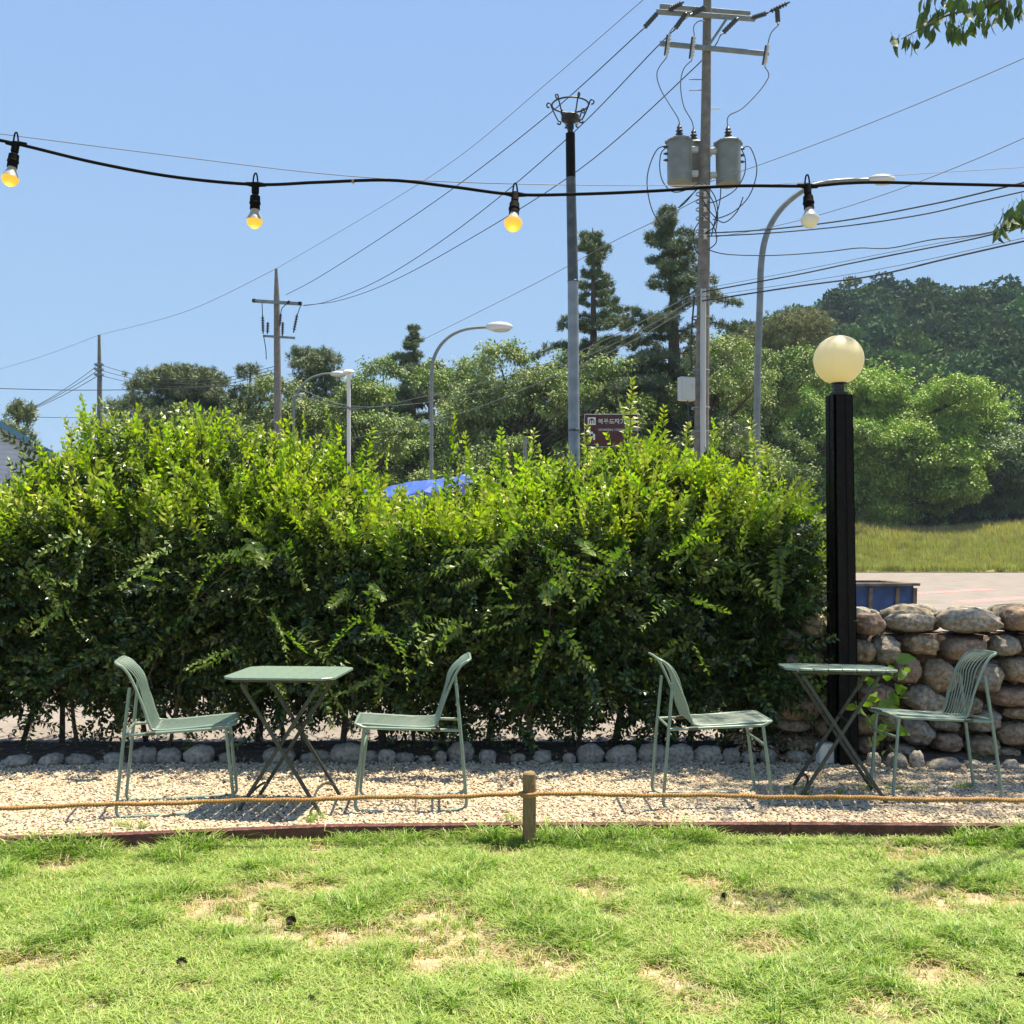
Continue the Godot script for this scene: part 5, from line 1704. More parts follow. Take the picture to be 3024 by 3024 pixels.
func build_furniture() -> void:
	var c := make_chair("leftmost wire chair, facing right towards the left-hand table")
	aim(c, Vector3(-2.18, -0.011, -5.76), Vector3(0.97, 0, -0.22))
	var d := copy_of(c, "wire chair facing left, just right of the left-hand table", "wire_chair")
	aim(d, Vector3(-0.262, -0.011, -5.93), Vector3(-1, 0, 0.07))
	d = copy_of(c, "wire chair facing right, between the hedge's right half and the right-hand table", "wire_chair")
	aim(d, Vector3(0.835, -0.012, -5.96), Vector3(1, 0, -0.03))
	d = copy_of(c, "rightmost wire chair, facing left in front of the boulder wall", "wire_chair")
	aim(d, Vector3(2.80, -0.004, -6.08), Vector3(-1, 0, -0.02), -0.065)
	var t := make_table("left-hand folding table with slatted pale green top before the hedge")
	t.transform = Transform3D(Basis(Vector3.UP, -0.07), Vector3(-1.262, -0.002, -5.87))
	var u := copy_of(t, "right-hand folding table with slatted pale green top before the lamp post", "folding_table")
	u.transform = Transform3D(Basis(Vector3(1, 0, 0), -0.055) * Basis(Vector3(0, 0, 1), -0.012) * Basis(Vector3.UP, -0.16), Vector3(1.915, 0.0, -6.08))

# ---------------------------------------------------------------- edging boards, post and rope
var board_line := []

func edge_z(x: float) -> float:
	# where the edging boards stand
	for i in board_line.size() - 1:
		var a: Vector3 = board_line[i]
		var b: Vector3 = board_line[i + 1]
		if x <= b.x or i == board_line.size() - 2:
			return lerpf(a.z, b.z, (x - a.x) / (b.x - a.x))
	return -5.3

func build_rope_fence() -> void:
	var edge := board_line
	var labels := ["red-brown edging board at the far left, mostly hidden by grass", "red-brown edging board angled behind the grass left of the middle", "red-brown edging board left of the wooden rope post", "red-brown edging board right of the wooden rope post", "red-brown edging board along the gravel at the far right"]
	for i in edge.size() - 1:
		var a: Vector3 = edge[i]
		var e: Vector3 = edge[i + 1]
		var b := MB.new()
		var l := (e - a).length()
		b.box(Vector3(0, -0.07, 0), Vector3(0.045, l - 0.006, 0.14), Basis.IDENTITY, 0.004)
		var turn := facing(e - a, Vector3.UP)
		# board: y along, x across, z up
		var x := (e - a).normalized().cross(Vector3.UP).normalized()
		var o := put("edging_board", box_mesh(Vector3(0.045, l - 0.006, 0.14), 0.004), M.board, null, Transform3D(Basis(x, (e - a).normalized(), x.cross((e - a).normalized())), (a + e) * 0.5 + Vector3(0, -0.07, 0)))
		tag(o, labels[i], "edging board", "edging boards between lawn and gravel")
	# posts
	var spots := [[A(1563, 2280, 5.17), "short round wooden post with rope tied round it, middle of the lawn edge"], [Vector3(-4.9, 0.3, -4.95), "short round wooden rope post beyond the left edge"], [Vector3(5.4, 0.3, -5.25), "short round wooden rope post beyond the right edge"]]
	for q in spots:
		var at: Vector3 = q[0]
		var top := at.y
		var t := thing("rope_post", q[1], "post", Vector3(at.x, LAWN_Y, at.z), 0.0, "wooden rope posts")
		var b := MB.new()
		var r := 0.033
		var prof := [[r * 1.03, -0.1], [r * 1.02, (top - LAWN_Y) * 0.5], [r, top - LAWN_Y - 0.008], [r - 0.006, top - LAWN_Y], [0.0, top - LAWN_Y + 0.001]]
		b.lathe(prof, Vector3.ZERO, Basis.IDENTITY, 20)
		put("shaft", b.mesh(), M.post_wood, t)
	# a twisted rope in two spans
	var pm: Vector3 = spots[0][0]
	var tie := Vector3(pm.x, 0.207, pm.z)
	var left := [Vector3(-4.9, 0.16, -4.95), A(-100, 2389, 5.02), A(0, 2386, 5.03), A(500, 2371, 5.08), A(1000, 2358, 5.12), A(1300, 2352, 5.14), tie + Vector3(-0.036, 0, 0.0)]
	var right := [tie + Vector3(0.036, 0, 0.0), A(1800, 2346, 5.16), A(2200, 2351, 5.16), A(2600, 2357, 5.16), A(3024, 2364, 5.17), A(3300, 2366, 5.18), Vector3(5.4, 0.2, -5.25)]
	for q in [[left, "tan twisted rope span running left from the middle post"], [right, "tan twisted rope span running right from the middle post"]]:
		var line := smooth(q[0], 40)
		var b := MB.new()
		var run := 0.0
		var strands := [[], [], []]
		for i in line.size():
			if i > 0: run += (line[i] - line[i - 1]).length()
		var count := int(run / 0.0065)
		var k := 0
		var seg := 0.0
		var cur := 0.0
		for i in count:
			var want := run * i / count
			while k < line.size() - 2 and cur + (line[k + 1] - line[k]).length() < want:
				cur += (line[k + 1] - line[k]).length()
				k += 1
			seg = (line[k + 1] - line[k]).length()
			var p := line[k].lerp(line[k + 1], clampf((want - cur) / maxf(seg, 1e-6), 0, 1))
			p.y += 0.003 * sin(want * 9.0) + 0.0015 * sin(want * 31.0)
			var dirv := (line[k + 1] - line[k]).normalized()
			var sx := dirv.cross(Vector3.UP).normalized()
			var sy := sx.cross(dirv)
			for s in 3:
				var a := want / 0.046 * TAU + s * TAU / 3
				strands[s].append(p + (sx * cos(a) + sy * sin(a)) * 0.0056)
		for s in 3:
			b.tube(PackedVector3Array(strands[s]), 0.0062, 6)
		# stray fibres
		for i in int(run * 60):
			var st: Array = strands[rng.randi() % 3]
			var p: Vector3 = st[rng.randi() % st.size()]
			var f := dir()
			b.tube(PackedVector3Array([p, p + f * 0.011, p + (f + dir() * 0.6).normalized() * R(0.014, 0.024)]), [0.0008, 0.0006, 0.0003], 3, false)
		tag(put("rope", b.mesh(), M.rope), q[1], "rope", "rope spans of the low fence")
	# the turn of rope round the post
	var b := MB.new()
	var loop := PackedVector3Array()
	for i in 60:
		var a := TAU * 1.6 * i / 59.0
		loop.append(tie + Vector3(cos(a) * 0.041, 0.010 - 0.016 * i / 59.0, sin(a) * 0.041))
	b.tube(loop, 0.0085, 7)
	tag(put("rope_tie", b.mesh(), M.rope), "turn of tan rope wound round the middle wooden post", "rope", "rope spans of the low fence")

func box_mesh(size: Vector3, bevel: float) -> ArrayMesh:
	var b := MB.new()
	b.box(Vector3.ZERO, size, Basis.IDENTITY, bevel)
	return b.mesh()

# ---------------------------------------------------------------- string lights
func build_string_lights() -> void:
	var d := 3.45
	var knots := [B(-60, 254, d), B(30, 271, d), B(180, 307, d), B(330, 334, d), B(482, 348, d), B(600, 344, d), B(735, 340, d), B(850, 352, d), B(972, 367, d), B(1100, 366, d), B(1240, 360, d), B(1380, 351, d), B(1523, 351, d), B(1590, 346, d), B(1660, 344, d), B(1780, 347, d), B(1960, 351, d)]
	var line := smooth(knots, 8)
	tag(put("light_cable", one(line, 0.0056, 8), M.rubber), "black cable of the string lights sagging across the sky", "cable")
	var b := MB.new()
	var t := thing("cable_tie", "small pale tie on the light cable between the two middle bulbs", "cable tie", B(666, 342, d))
	b.lathe([[0.0062, -0.004], [0.0066, 0.0], [0.0062, 0.004]], Vector3.ZERO, facing(Vector3(1, 0.03, 0)), 10)
	put("band", b.mesh(), M.post_wood, t)
	b = MB.new()
	b.tube(PackedVector3Array([Vector3(0, 0.005, 0), Vector3(0.004, -0.012, 0.004)]), 0.0012, 5)
	put("tail", b.mesh(), M.post_wood, t)
	var bulbs := [
		[30, 271, Vector3(-0.09, -1, 0.10), true, "lit yellow bulb in a black socket at the photo's left edge", 0.95],
		[482, 348, Vector3(-0.015, -1, 0.0), true, "lit yellow bulb with grey collar, second from the left", 0.92],
		[972, 367, Vector3(-0.06, -1, 0.45), true, "lit round yellow bulb tilted forward, third from the left", 1.05],
		[1523, 351, Vector3(0.0, -1, 0.22), false, "unlit white bulb hanging beside the curved street lamp", 1.05]]
	for q in bulbs:
		var at := B(q[0], q[1], d)
		var down: Vector3 = q[2].normalized()
		var s: float = q[5]
		var lamp := thing("string_bulb", q[4], "light bulb", at, 0.0, "bulbs on the light cable")
		# local y runs down towards the bulb
		var turn := facing(down, Vector3(0, 0, 1))
		b = MB.new()
		# saddle on the cable with a hanging eye above
		b.tube(PackedVector3Array([Vector3(-0.034, 0.003, 0), Vector3(-0.012, 0, 0), Vector3(0.012, 0, 0), Vector3(0.036, -0.002, 0)]), [0.0055, 0.0085, 0.0085, 0.0055], 10)
		b.lathe([[0.0, -0.004], [0.0125, -0.004], [0.0125, 0.03], [0.010, 0.032], [0.010, 0.036], [0.0165, 0.040], [0.0175, 0.060], [0.019, 0.062], [0.019, 0.066], [0.0165, 0.068], [0.0170, 0.085], [0.0, 0.086]], Vector3.ZERO, turn, 20)
		put("socket", b.mesh(), M.rubber, lamp)
		b = MB.new()
		b.tube(smooth([Vector3(-0.008, 0.004, 0), Vector3(-0.0065, 0.022, 0), Vector3(-0.003, 0.036, 0), Vector3(0.003, 0.037, 0), Vector3(0.0065, 0.022, 0), Vector3(0.008, 0.004, 0)], 4), 0.0028, 7)
		put("hanging_eye", b.mesh(), M.rubber, lamp)
		b = MB.new()
		b.lathe([[0.0, 0.082], [0.0135, 0.082], [0.0145, 0.092], [0.018, 0.102], [0.0245, 0.114], [0.0275, 0.121]], Vector3.ZERO, turn, 24)
		put("collar", b.mesh(), M.bulb_base if q[3] else M.bulb_base, lamp)
		b = MB.new()
		var dome := []
		for k in 11:
			var a := k / 10.0 * PI * 0.5
			dome.append([0.0292 * s * cos(a), 0.121 + 0.032 * s * sin(a)])
		b.lathe(dome, Vector3.ZERO, turn, 28)
		put("bulb_dome", b.mesh(), M.bulb_on if q[3] else M.bulb_off, lamp)
		if q[3]:
			var l := OmniLight3D.new()
			l.name = "bulb_light"
			l.light_color = Color(1.0, 0.82, 0.45)
			l.light_energy = 0.004
			l.light_size = 0.03
			l.omni_range = 8.0
			l.omni_attenuation = 2.0
			l.shadow_enabled = true
			l.position = turn * Vector3(0, 0.165, 0)
			lamp.add_child(l)

# ---------------------------------------------------------------- the tree whose branches hang into the picture
func broad_leaf(l: float, w: float, tone: Color) -> ArrayMesh:
	var b := MB.new()
	b.tint = tone
	# a pointed leaf along +y in six folded faces, bent along its length
	var rib := [Vector3(0, 0, 0), Vector3(0, l * 0.35, 0.0), Vector3(0, l * 0.7, -l * 0.06), Vector3(0, l, -l * 0.2)]
	var half := [0.0, w * 0.5, w * 0.36, 0.0]
	for s in [-1.0, 1.0]:
		for i in 3:
			var p0: Vector3 = rib[i]
			var p1: Vector3 = rib[i + 1]
			var e0 := p0 + Vector3(s * half[i], 0, half[i] * 0.28)
			var e1 := p1 + Vector3(s * half[i + 1], 0, half[i + 1] * 0.28)
			if half[i] > 0: b.flat(p0, e0, e1 if half[i + 1] > 0 else p1)
			if half[i + 1] > 0: b.flat(p0, e1, p1)
	b.tube(PackedVector3Array([Vector3(0, -l * 0.22, 0), Vector3.ZERO]), 0.0011, 3, false)
	return b.mesh()

func seen(p: Vector3, margin := 0.0) -> bool:
	var q := cam.basis.inverse() * (p - EYE)
	return q.z < 0 and absf(q.x) < -q.z * 0.5 + margin and absf(q.y) < -q.z * 0.5 + margin

func build_shade_tree() -> void:
	var t := thing("shade_tree", "leafy tree whose drooping branches hang into the photo's upper right corner", "tree", Vector3(5.6, 0, -7.0))
	var o := t.position
	var leaves := [broad_leaf(0.085, 0.036, Color(0.055, 0.095, 0.025)), broad_leaf(0.095, 0.042, Color(0.075, 0.12, 0.03)), broad_leaf(0.078, 0.034, Color(0.045, 0.075, 0.022))]
	var b := MB.new()
	b.tube(smooth([Vector3(0, -0.2, 0), Vector3(0.05, 1.5, 0.05), Vector3(-0.1, 3.2, 0), Vector3(-0.25, 5.2, -0.2), Vector3(-0.4, 7.8, -0.4)], 5), smooth_radii(21, 0.16, 0.04), 10)
	var hubs := [Vector3(3.4, 6.9, -6.9), Vector3(3.9, 7.3, -7.5), Vector3(4.4, 6.8, -7.0), Vector3(4.6, 7.6, -7.9), Vector3(4.0, 6.8, -8.0), Vector3(5.0, 7.2, -7.2), Vector3(3.6, 7.7, -7.3), Vector3(5.4, 7.0, -7.8), Vector3(5.9, 7.8, -7.4), Vector3(3.3, 7.3, -7.9), Vector3(4.9, 8.4, -7.4)]
	for h in hubs:
		var s := Vector3(-0.15, h.y * 0.62, -0.1)
		b.tube(smooth([s, s.lerp(h - o, 0.5) + Vector3(0, 0.2, 0), h - o], 5), smooth_radii(11, 0.05, 0.012), 6, false)
	put("trunk", b.mesh(), M.bark, t)
	# crown
	var at := [[], [], []]
	var cols := [[], [], []]
	for h in hubs:
		var n := 0
		while n < 300:
			var p: Vector3 = h + dir() * pow(R(0, 1), 0.5) * 0.95 * Vector3(1, 0.7, 1)
			n += 1
			if seen(p, 0.12):
				continue
			var k := rng.randi() % 3
			at[k].append(Transform3D(facing(Vector3(R(-1, 1), R(-1, 0.2), R(-1, 1)).normalized(), dir()) * Basis.from_scale(Vector3.ONE * R(0.9, 1.35)), p - o))
			var g := R(0.8, 1.25)
			cols[k].append(Color(g, g, g))
	var crown := Node3D.new()
	crown.name = "crown"
	t.add_child(crown)
	for k in 3: many("leaves", leaves[k], M.leaf_tree, at[k], cols[k], crown).set_meta("kind", "stuff")
	# the two branches in the picture, leaf by leaf
	var paths := [
		[[Vector3(5.5, 4.6, -6.9), Vector3(4.0, 4.35, -6.0), B(2010, -20, 5.0), B(1860, 12, 5.0), B(1790, 28, 5.0), B(1745, 50, 5.0), B(1700, 74, 5.0)], 0],
		[[Vector3(5.5, 3.6, -6.6), Vector3(3.9, 3.4, -5.8), B(2010, 360, 5.1), B(1950, 392, 5.1), B(1915, 418, 5.1), B(1885, 432, 5.1)], 1]]
	for q in paths:
		var pts: Array = q[0].map(func(p): return p - o)
		var line := smooth(pts, 6)
		var br := put("branch", one(line, smooth_radii(line.size(), 0.014, 0.002), 6), M.twig, t)
		var spots := []
		if q[1] == 0:
			for c in [[1690, 84], [1697, 88], [1712, 82], [1718, 84], [1724, 80], [1738, 50], [1748, 44], [1756, 62], [1750, 70], [1762, 52], [1768, 66], [1742, 30], [1760, 20], [1770, 38], [1780, 30], [1784, 56], [1790, 66], [1798, 58], [1806, 48], [1800, 30], [1812, 60], [1818, 66], [1826, 58], [1832, 46], [1824, 28], [1840, 36], [1846, 50], [1852, 30], [1858, 44], [1866, 50], [1872, 30], [1880, 22], [1884, 44], [1890, 34], [1896, 22], [1902, 40], [1910, 28], [1918, 20], [1926, 30], [1930, 14], [1776, 12], [1796, 12], [1816, 10], [1838, 12], [1862, 12], [1886, 8], [1906, 10], [1930, 2], [1748, 12], [1766, 4], [1850, 4], [1880, 2], [1900, 0], [1810, 0], [1786, 0], [1760, 34], [1845, 22], [1868, 20]]: spots.append(c)
		else:
			for c in [[1878, 440], [1884, 436], [1890, 442], [1896, 428], [1902, 420], [1908, 424], [1916, 410], [1922, 416], [1928, 404], [1912, 402], [1924, 396], [1930, 390], [1934, 414], [1905, 410], [1918, 424], [1928, 424], [1936, 400], [1898, 416]]: spots.append(c)
		for c in spots:
			for k in 2:
				var p := B(c[0] + R(-7, 7), c[1] - 12 + R(-7, 7), (5.0 if q[1] == 0 else 5.1) + R(-0.13, 0.13)) - o
				var down := Vector3(R(-0.55, 0.4), -1, R(-0.5, 0.5)).normalized()
				put("leaf", leaves[rng.randi() % 3], M.leaf_tree, br, Transform3D(facing(down, dir()) * Basis.from_scale(Vector3.ONE * R(0.8, 1.15)), p))

# ---------------------------------------------------------------- small plants, litter, cones
func build_small_plants() -> void:
	var fresh := [broad_leaf(0.095, 0.062, Color(0.26, 0.38, 0.07)), broad_leaf(0.080, 0.054, Color(0.34, 0.46, 0.10)), broad_leaf(0.110, 0.070, Color(0.18, 0.29, 0.05))]
	# seedling beside the lamp post, drawn leaf by leaf
	var foot := G(2600, 2235)
	var t := thing("leafy_seedling", "bright green broad-leaved seedling between the lamp post and the rightmost chair", "plant", foot)
	for q in [[[2600, 2235], [2595, 2150], [2590, 2070], [2570, 2030], [2545, 2005]], [[2600, 2235], [2610, 2150], [2640, 2080], [2672, 2050]], [[2602, 2235], [2630, 2180], [2645, 2120]], [[2600, 2235], [2590, 2180], [2560, 2120]], [[2590, 2070], [2620, 2020], [2650, 1970], [2640, 1950]]]:
		var pts := []
		for k in q: pts.append(A(k[0], k[1], 6.86) - foot)
		pts[0] = Vector3(R(-0.02, 0.02), -0.02, R(-0.02, 0.02))
		put("stem", one(smooth(pts, 4), 0.003, 5), M.twig, t)
	for q in [[2545, 1995, 1.0], [2560, 2010, 0.9], [2535, 2030, 0.8], [2575, 2050, 1.1], [2600, 2065, 1.1], [2640, 2070, 1.2], [2625, 2085, 1.3], [2655, 2085, 1.0], [2670, 2045, 1.0], [2660, 2055, 0.9], [2685, 2060, 0.8], [2545, 2100, 1.2], [2560, 2115, 1.2], [2535, 2090, 1.0], [2595, 2110, 1.0], [2605, 2125, 1.1], [2620, 2140, 1.0], [2580, 2085, 1.1], [2640, 2150, 0.9], [2650, 2170, 0.9], [2610, 2180, 1.0], [2590, 2190, 1.0], [2570, 2180, 1.1], [2630, 2200, 0.8], [2655, 2135, 0.8], [2645, 1950, 1.0], [2660, 1975, 0.9], [2672, 1985, 0.9], [2625, 1962, 0.8], [2680, 1990, 0.7], [2605, 2000, 0.7], [2590, 2150, 1.0], [2575, 2135, 1.0], [2615, 2100, 0.9], [2585, 2205, 0.9], [2620, 2215, 0.8]]:
		var p := A(q[0], q[1], 6.70 + R(-0.10, 0.10)) - foot
		put("leaf", fresh[rng.randi() % 3], M.leaf_new, t, Transform3D(facing(Vector3(R(-1, 1), R(-0.7, 0.5), R(-0.2, 0.8)).normalized(), dir()) * Basis.from_scale(Vector3.ONE * q[2] * R(0.9, 1.15)), p))
	# sprigs at the hedge's end, left of the lamp post
	foot = G(2405, 2240)
	t = thing("climbing_sprig", "small bright green sprig on the wall left of the lamp post", "plant", foot)
	var pts2 := []
	for k in [[2405, 2240], [2400, 2120], [2415, 2040], [2400, 1960]]: pts2.append(A(k[0], k[1], 7.0) - foot)
	put("stem", one(smooth(pts2, 5), 0.003, 5), M.twig, t)
	for i in 44:
		var q := [2408 + R(-24, 26), 2010 + R(-50, 46)] if i < 34 else [2385 + R(-24, 24), 1950 + R(-14, 12)]
		put("leaf", fresh[rng.randi() % 3], M.leaf_new, t, Transform3D(facing(Vector3(R(-1, 1), R(-0.6, 0.6), R(-0.1, 0.9)).normalized(), dir()) * Basis.from_scale(Vector3.ONE * R(0.38, 0.62)), A(q[0], q[1], 6.98 + R(-0.06, 0.05)) - foot))
	# dry leaf litter under the hedge's end
	var dry := []
	for k in 3:
		var b := MB.new()
		b.tint = [Color(0.34, 0.23, 0.12), Color(0.22, 0.13, 0.07), Color(0.46, 0.36, 0.22)][k]
		b.leaf(Vector3.ZERO, Vector3(1, 0, 0), Vector3.UP, 0.05, 0.022, 0.3)
		dry.append(b.mesh())
	var heap := FastNoiseLite.new()
	var lit := Node3D.new()
	lit.name = "leaf_litter"
	add_child(lit)
	tag(lit, "brown dry leaf litter under the hedge and its right-hand end", "leaf litter", "", "stuff")
	for k in 3:
		var at := []
		var cols := []
		for i in 900:
			var x := R(-4.8, 2.4)
			var z := R(-7.0, -8.2)
			var y := 0.015
			if i < 420:
				x = R(1.55, 2.3)
				z = R(-6.98, -7.5)
				y = 0.02 + 0.13 * smoothstep(-6.98, -7.25, z) * smoothstep(2.35, 2.1, x) * R(0.5, 1.0)
			at.append(Transform3D(Basis.from_euler(Vector3(R(-0.6, 0.6), R(0, TAU), R(-0.6, 0.6))) * Basis.from_scale(Vector3.ONE * R(0.6, 1.2)), Vector3(x, y + R(0, 0.012), z)))
			if i >= 840:
				z = R(-5.5, -6.9)
				x = R(-3.2, 3.3)
				at[at.size() - 1].origin = Vector3(x, 0.012, z)
			var g := R(0.7, 1.2)
			cols.append(Color(g, g, g))
		many("dry_leaves", dry[k], M.litter, at, cols, lit)
	# cones and scraps on the lawn
	var scale_ := MB.new()
	for i in 60:
		var h := 0.002 + 0.03 * i / 60.0
		var a := i * 2.39996
		var r := 0.016 * sin(PI * (0.25 + 0.7 * i / 60.0))
		var out := Vector3(cos(a), 0, sin(a))
		scale_.leaf(Vector3(0, h, 0) + out * r * 0.3, (out + Vector3(0, 0.5, 0)).normalized(), Vector3.UP, r + 0.004, 0.011, -0.2)
	var core := rock(900, 1, 0.05, 0.0)
	var cones := [[866, 2725, "dark pine cone on the bare patch left of the lawn's middle", 1.05], [529, 2850, "dark pine cone in the grass at the lower left", 1.0], [3010, 2892, "dark pine cone at the lawn's right edge", 0.9], [915, 2955, "small dark pine cone near the bottom edge of the lawn", 0.7], [2132, 2647, "small dark pine cone on the right-hand bare patch", 0.6]]
	for q in cones:
		var p := G(q[0], q[1], LAWN_Y + 0.022)
		var c := thing("pine_cone", q[2], "pine cone", p, R(0, 3), "pine cones on the lawn")
		c.rotation.z = 1.0
		c.scale = Vector3.ONE * q[3] * 1.1
		put("scales", scale_.mesh(), M.cone, c)
		put("core", core, M.cone, c, Transform3D(Basis.from_scale(Vector3(0.018, 0.034, 0.018)), Vector3(0, 0.017, 0)))
	var leafs := MB.new()
	leafs.tint = Color(0.28, 0.12, 0.05)
	leafs.leaf(Vector3.ZERO, Vector3(1, 0, 0), Vector3.UP, 0.045, 0.028, 0.4)
	for q in [[1371, 2640, "rusty brown dry leaf lying on the lawn left of the middle"], [1180, 2690, "small brown dry leaf near the largest bare patch"]]:
		var c := thing("dry_leaf", q[2], "leaf", G(q[0], q[1], LAWN_Y + 0.03), R(0, 6), "fallen leaves on the lawn")
		put("blade", leafs.mesh(), M.litter, c)
		put("stalk", one(PackedVector3Array([Vector3.ZERO, Vector3(-0.02, 0.004, 0)]), 0.0009, 4), M.twig, c)
	var st := rock(910, 2, 0.12, 0.2)
	tag(put("red_stone", st, M.red_stone, null, Transform3D(Basis.from_scale(Vector3(0.075, 0.06, 0.06)), G(905, 2470, LAWN_Y) + Vector3(0, 0.015, 0))), "rounded reddish stone against the edging board left of the post", "stone")
	tag(put("flat_stone", st, M.stones[0], null, Transform3D(Basis(Vector3.UP, 0.3) * Basis.from_scale(Vector3(0.15, 0.03, 0.10)), G(940, 2524, LAWN_Y) + Vector3(0, 0.004, 0))), "flat tan stone half sunk in the lawn below the edging board", "stone")
	for q in [[2771, 2803, "white pebble lying in the grass at the lower right"], [1702, 2905, "white pebble in a bare patch near the bottom middle"], [2390, 2875, "flat pale pebble at the lower right of the lawn's middle"]]:
		tag(put("lawn_pebble", st, M.outlet, null, Transform3D(Basis.from_scale(Vector3(0.03, 0.022, 0.026)), G(q[0], q[1], LAWN_Y) + Vector3(0, 0.012, 0))), q[2], "stone", "pebbles in the lawn")

# ---------------------------------------------------------------- gravel and lawn
func build_gravel() -> void:
	var shapes := []
	for k in 5: shapes.append(rock(500 + k * 3, 1, 0.16, 0.3))
	var g := Node3D.new()
	g.name = "gravel"
	add_child(g)
	tag(g, "cream and grey crushed gravel between the edging boards and the hedge", "gravel", "", "stuff")
	var nz := FastNoiseLite.new()
	nz.seed = 5
	nz.frequency = 0.9
	for k in 5:
		var at := []
		var cols := []
		for i in 23000:
			var z := -5.0 - 2.05 * R(0, 1)
			var half := -z * 0.5 + 0.9
			var x := R(-half, half)
			if z > edge_z(x) - 0.035 or (z < -6.92 and R(0, 1) < 0.6): continue
			var s := R(0.009, 0.018) * (1.5 if R(0, 1) < 0.06 else 1.0)
			var y := -0.012 + 0.014 * nz.get_noise_2d(x * 1.4, z * 1.4) + R(0.0, 0.010)
			at.append(Transform3D(Basis.from_euler(Vector3(R(-0.5, 0.5), R(0, TAU), R(-0.5, 0.5))) * Basis.from_scale(Vector3(s * R(0.9, 1.5), s * R(0.55, 0.9), s)), Vector3(x, y, z)))
			var w := R(0, 1)
			var c := Color(0.46, 0.37, 0.25)
			if w < 0.30: c = Color(0.56, 0.475, 0.345)
			elif w < 0.5: c = Color(0.40, 0.31, 0.20)
			elif w < 0.62: c = Color(0.36, 0.305, 0.23)
			elif w < 0.66: c = Color(0.18, 0.135, 0.09)
			cols.append(c * R(0.85, 1.12))
		many("pebbles", shapes[k], M.pebble, at, cols, g)

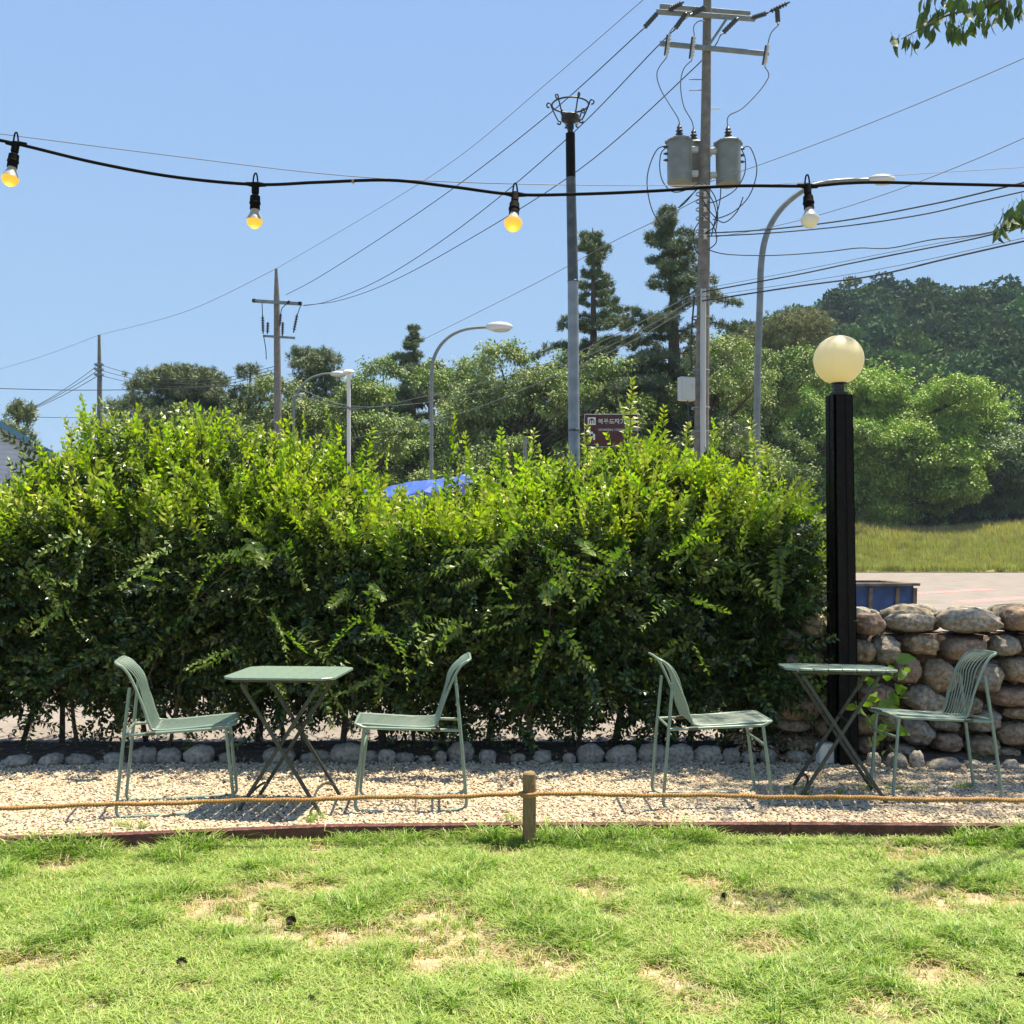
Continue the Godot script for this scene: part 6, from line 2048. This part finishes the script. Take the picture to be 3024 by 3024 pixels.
func build_lawn() -> void:
	var bare := [[626, 2694, 135, 42], [783, 2616, 95, 30], [743, 2722, 120, 30], [830, 2775, 90, 26], [1041, 2790, 150, 40], [1252, 2728, 140, 60], [1362, 2796, 150, 66], [1252, 2868, 70, 46], [947, 2640, 80, 24], [156, 2570, 90, 22], [94, 2858, 140, 34], [297, 2992, 70, 22], [2740, 2538, 120, 34], [2216, 2682, 130, 40], [2764, 2663, 130, 40], [2960, 2663, 80, 32], [2279, 2820, 110, 42], [1614, 2866, 110, 44], [1966, 2890, 80, 34], [2764, 2892, 110, 44], [1762, 2640, 80, 26], [2060, 2976, 130, 50], [2490, 2467, 60, 16], [2075, 2616, 70, 22], [940, 2515, 60, 16], [420, 2520, 70, 16], [2600, 3000, 140, 50], [1480, 2530, 60, 14], [1800, 2720, 60, 20], [560, 2950, 60, 24]]
	var lush := [[376, 2702, 150, 70], [47, 2545, 120, 60], [1180, 2840, 160, 50], [1100, 2680, 130, 50], [2506, 2811, 180, 60], [1850, 2480, 150, 40], [300, 2490, 200, 30], [2330, 2930, 160, 60], [1560, 2720, 110, 60], [780, 2590, 60, 20], [2850, 2600, 120, 40], [1130, 2480, 120, 26], [2650, 2460, 260, 20], [1350, 2460, 200, 22], [1800, 2462, 160, 26]]
	var blobs := []
	for q in bare: blobs.append([G(q[0], q[1], LAWN_Y), q[2] / F, q[3] / F, -1.0])
	for q in lush: blobs.append([G(q[0], q[1], LAWN_Y), q[2] / F, q[3] / F, 1.0])
	var nz := FastNoiseLite.new()
	nz.seed = 31
	nz.frequency = 2.2
	nz.fractal_octaves = 3
	var kinds := []
	var tufts := []
	for k in 6:
		# 0-2 short turf, 3-4 long lush tufts, 5 dry straw
		var b := MB.new()
		var long_ := k == 3 or k == 4
		for i in (15 if not long_ else 18):
			var a := R(0, TAU)
			var foot := Vector3(R(-0.016, 0.016), -0.004, R(-0.016, 0.016))
			var h := R(0.024, 0.058) * (1.6 if long_ else 1.0)
			var out := Vector3(cos(a), 0, sin(a))
			var lean := R(0.4, 1.5) if k != 5 else R(0.8, 2.2)
			var side := Vector3(-sin(a), 0, cos(a)) * R(0.0014, 0.0024)
			var y := R(0, 1)
			b.tint = Color(0.22, 0.34, 0.06).lerp(Color(0.44, 0.53, 0.15), y)
			if long_: b.tint = Color(0.16, 0.28, 0.05).lerp(Color(0.36, 0.47, 0.11), y)
			if k == 5 or R(0, 1) < 0.06: b.tint = Color(0.42, 0.33, 0.17).lerp(Color(0.58, 0.48, 0.28), y)
			var mid := foot + Vector3(0, h * 0.62, 0) + out * h * lean * 0.3
			var tip := foot + Vector3(0, h * (1.0 - 0.18 * lean), 0) + out * h * lean * 0.85
			b.flat(foot - side, foot + side, mid + side * 0.8); b.flat(foot - side, mid + side * 0.8, mid - side * 0.8)
			b.flat(mid - side * 0.8, mid + side * 0.8, tip)
		tufts.append(b.mesh())
	var at := [[], [], [], [], [], []]
	var cols := [[], [], [], [], [], []]
	for i in 92000:
		var z := -2.35 - 2.96 * R(0, 1)
		var half := -z * 0.5 + 0.35
		var x := R(-half, half)
		var ez := edge_z(x)
		if z < ez + 0.03: continue
		var green := nz.get_noise_2d(x, z) * 0.6 + 0.42
		for q in blobs:
			var c: Vector3 = q[0]
			var dx: float = (x - c.x) / (q[1] * -c.z)
			var dz: float = (z - c.z) / (q[2] * c.z * c.z / 1.5)
			var e := dx * dx + dz * dz
			if e < 2.2: green += (1.0 if q[3] < 0 else 0.55) * q[3] * (1.0 - smoothstep(0.35, 2.2, e + nz.get_noise_2d(x * 4.0 + 9.0, z * 4.0) * 0.7))
		# grass grows long against the board
		var edge := smoothstep(ez + 0.26, ez + 0.06, z) * (0.25 + 0.75 * smoothstep(-0.15, 0.2, nz.get_noise_2d(x * 0.9 + 40.0, 3.0)))
		for q in [[-1.35, -0.35], [1.35, 1.85]]:
			if x > q[0] and x < q[1]: edge *= 0.15
		green += edge * 0.5
		if green < -0.18 and R(0, 1) < 0.95: 
			if R(0, 1) < 0.92: continue
			green = -0.2
		elif green < 0.0 and R(0, 1) < 0.62:
			continue
		var k := rng.randi() % 3
		if green > 0.66 and R(0, 1) < 0.30: k = 3 + rng.randi() % 2
		elif green < 0.06 and R(0, 1) < 0.55: k = 5
		elif R(0, 1) < 0.04: k = 5
		var s := R(0.75, 1.25) * (1.0 + 0.6 * edge * R(0.2, 1.0))
		at[k].append(Transform3D(Basis(Vector3.UP, R(0, TAU)) * Basis.from_scale(Vector3(s, s * R(0.85, 1.15), s)), Vector3(x, LAWN_Y, z)))
		var g := R(0.82, 1.18)
		cols[k].append(Color(g * R(0.92, 1.1), g, g * R(0.85, 1.15)))
	var lawn := Node3D.new()
	lawn.name = "lawn_grass"
	add_child(lawn)
	tag(lawn, "short sunlit lawn grass with thin straw-coloured bare patches", "grass", "", "stuff")
	for k in 6: many("blades", tufts[k], M.grass, at[k], cols[k], lawn)
	# a few blades and weeds coming up through the gravel
	var weeds := Node3D.new()
	weeds.name = "gravel_weeds"
	add_child(weeds)
	tag(weeds, "sparse green weeds coming up through the gravel", "weeds", "", "stuff")
	var wa := []
	var wc := []
	for q in [[2845, 2325, 14], [2360, 2350, 16], [2350, 2330, 8], [2480, 2345, 10], [930, 2410, 10], [900, 2420, 8], [1520, 2420, 12], [2700, 2330, 10], [2900, 2240, 12], [2640, 2330, 8], [400, 2445, 14], [360, 2440, 10], [1880, 2440, 10], [2250, 2440, 10], [2560, 2330, 8], [2960, 2230, 14]]:
		for j in int(q[2] * 0.5):
			var p := G(q[0] + R(-26, 26), q[1] + R(-6, 6))
			var s := R(0.3, 0.8)
			wa.append(Transform3D(Basis(Vector3.UP, R(0, TAU)) * Basis.from_scale(Vector3(s, s, s)), p - Vector3(0, 0.004, 0)))
			wc.append(Color(1, 1, 1))
	many("blades", tufts[3], M.grass, wa, wc, weeds)
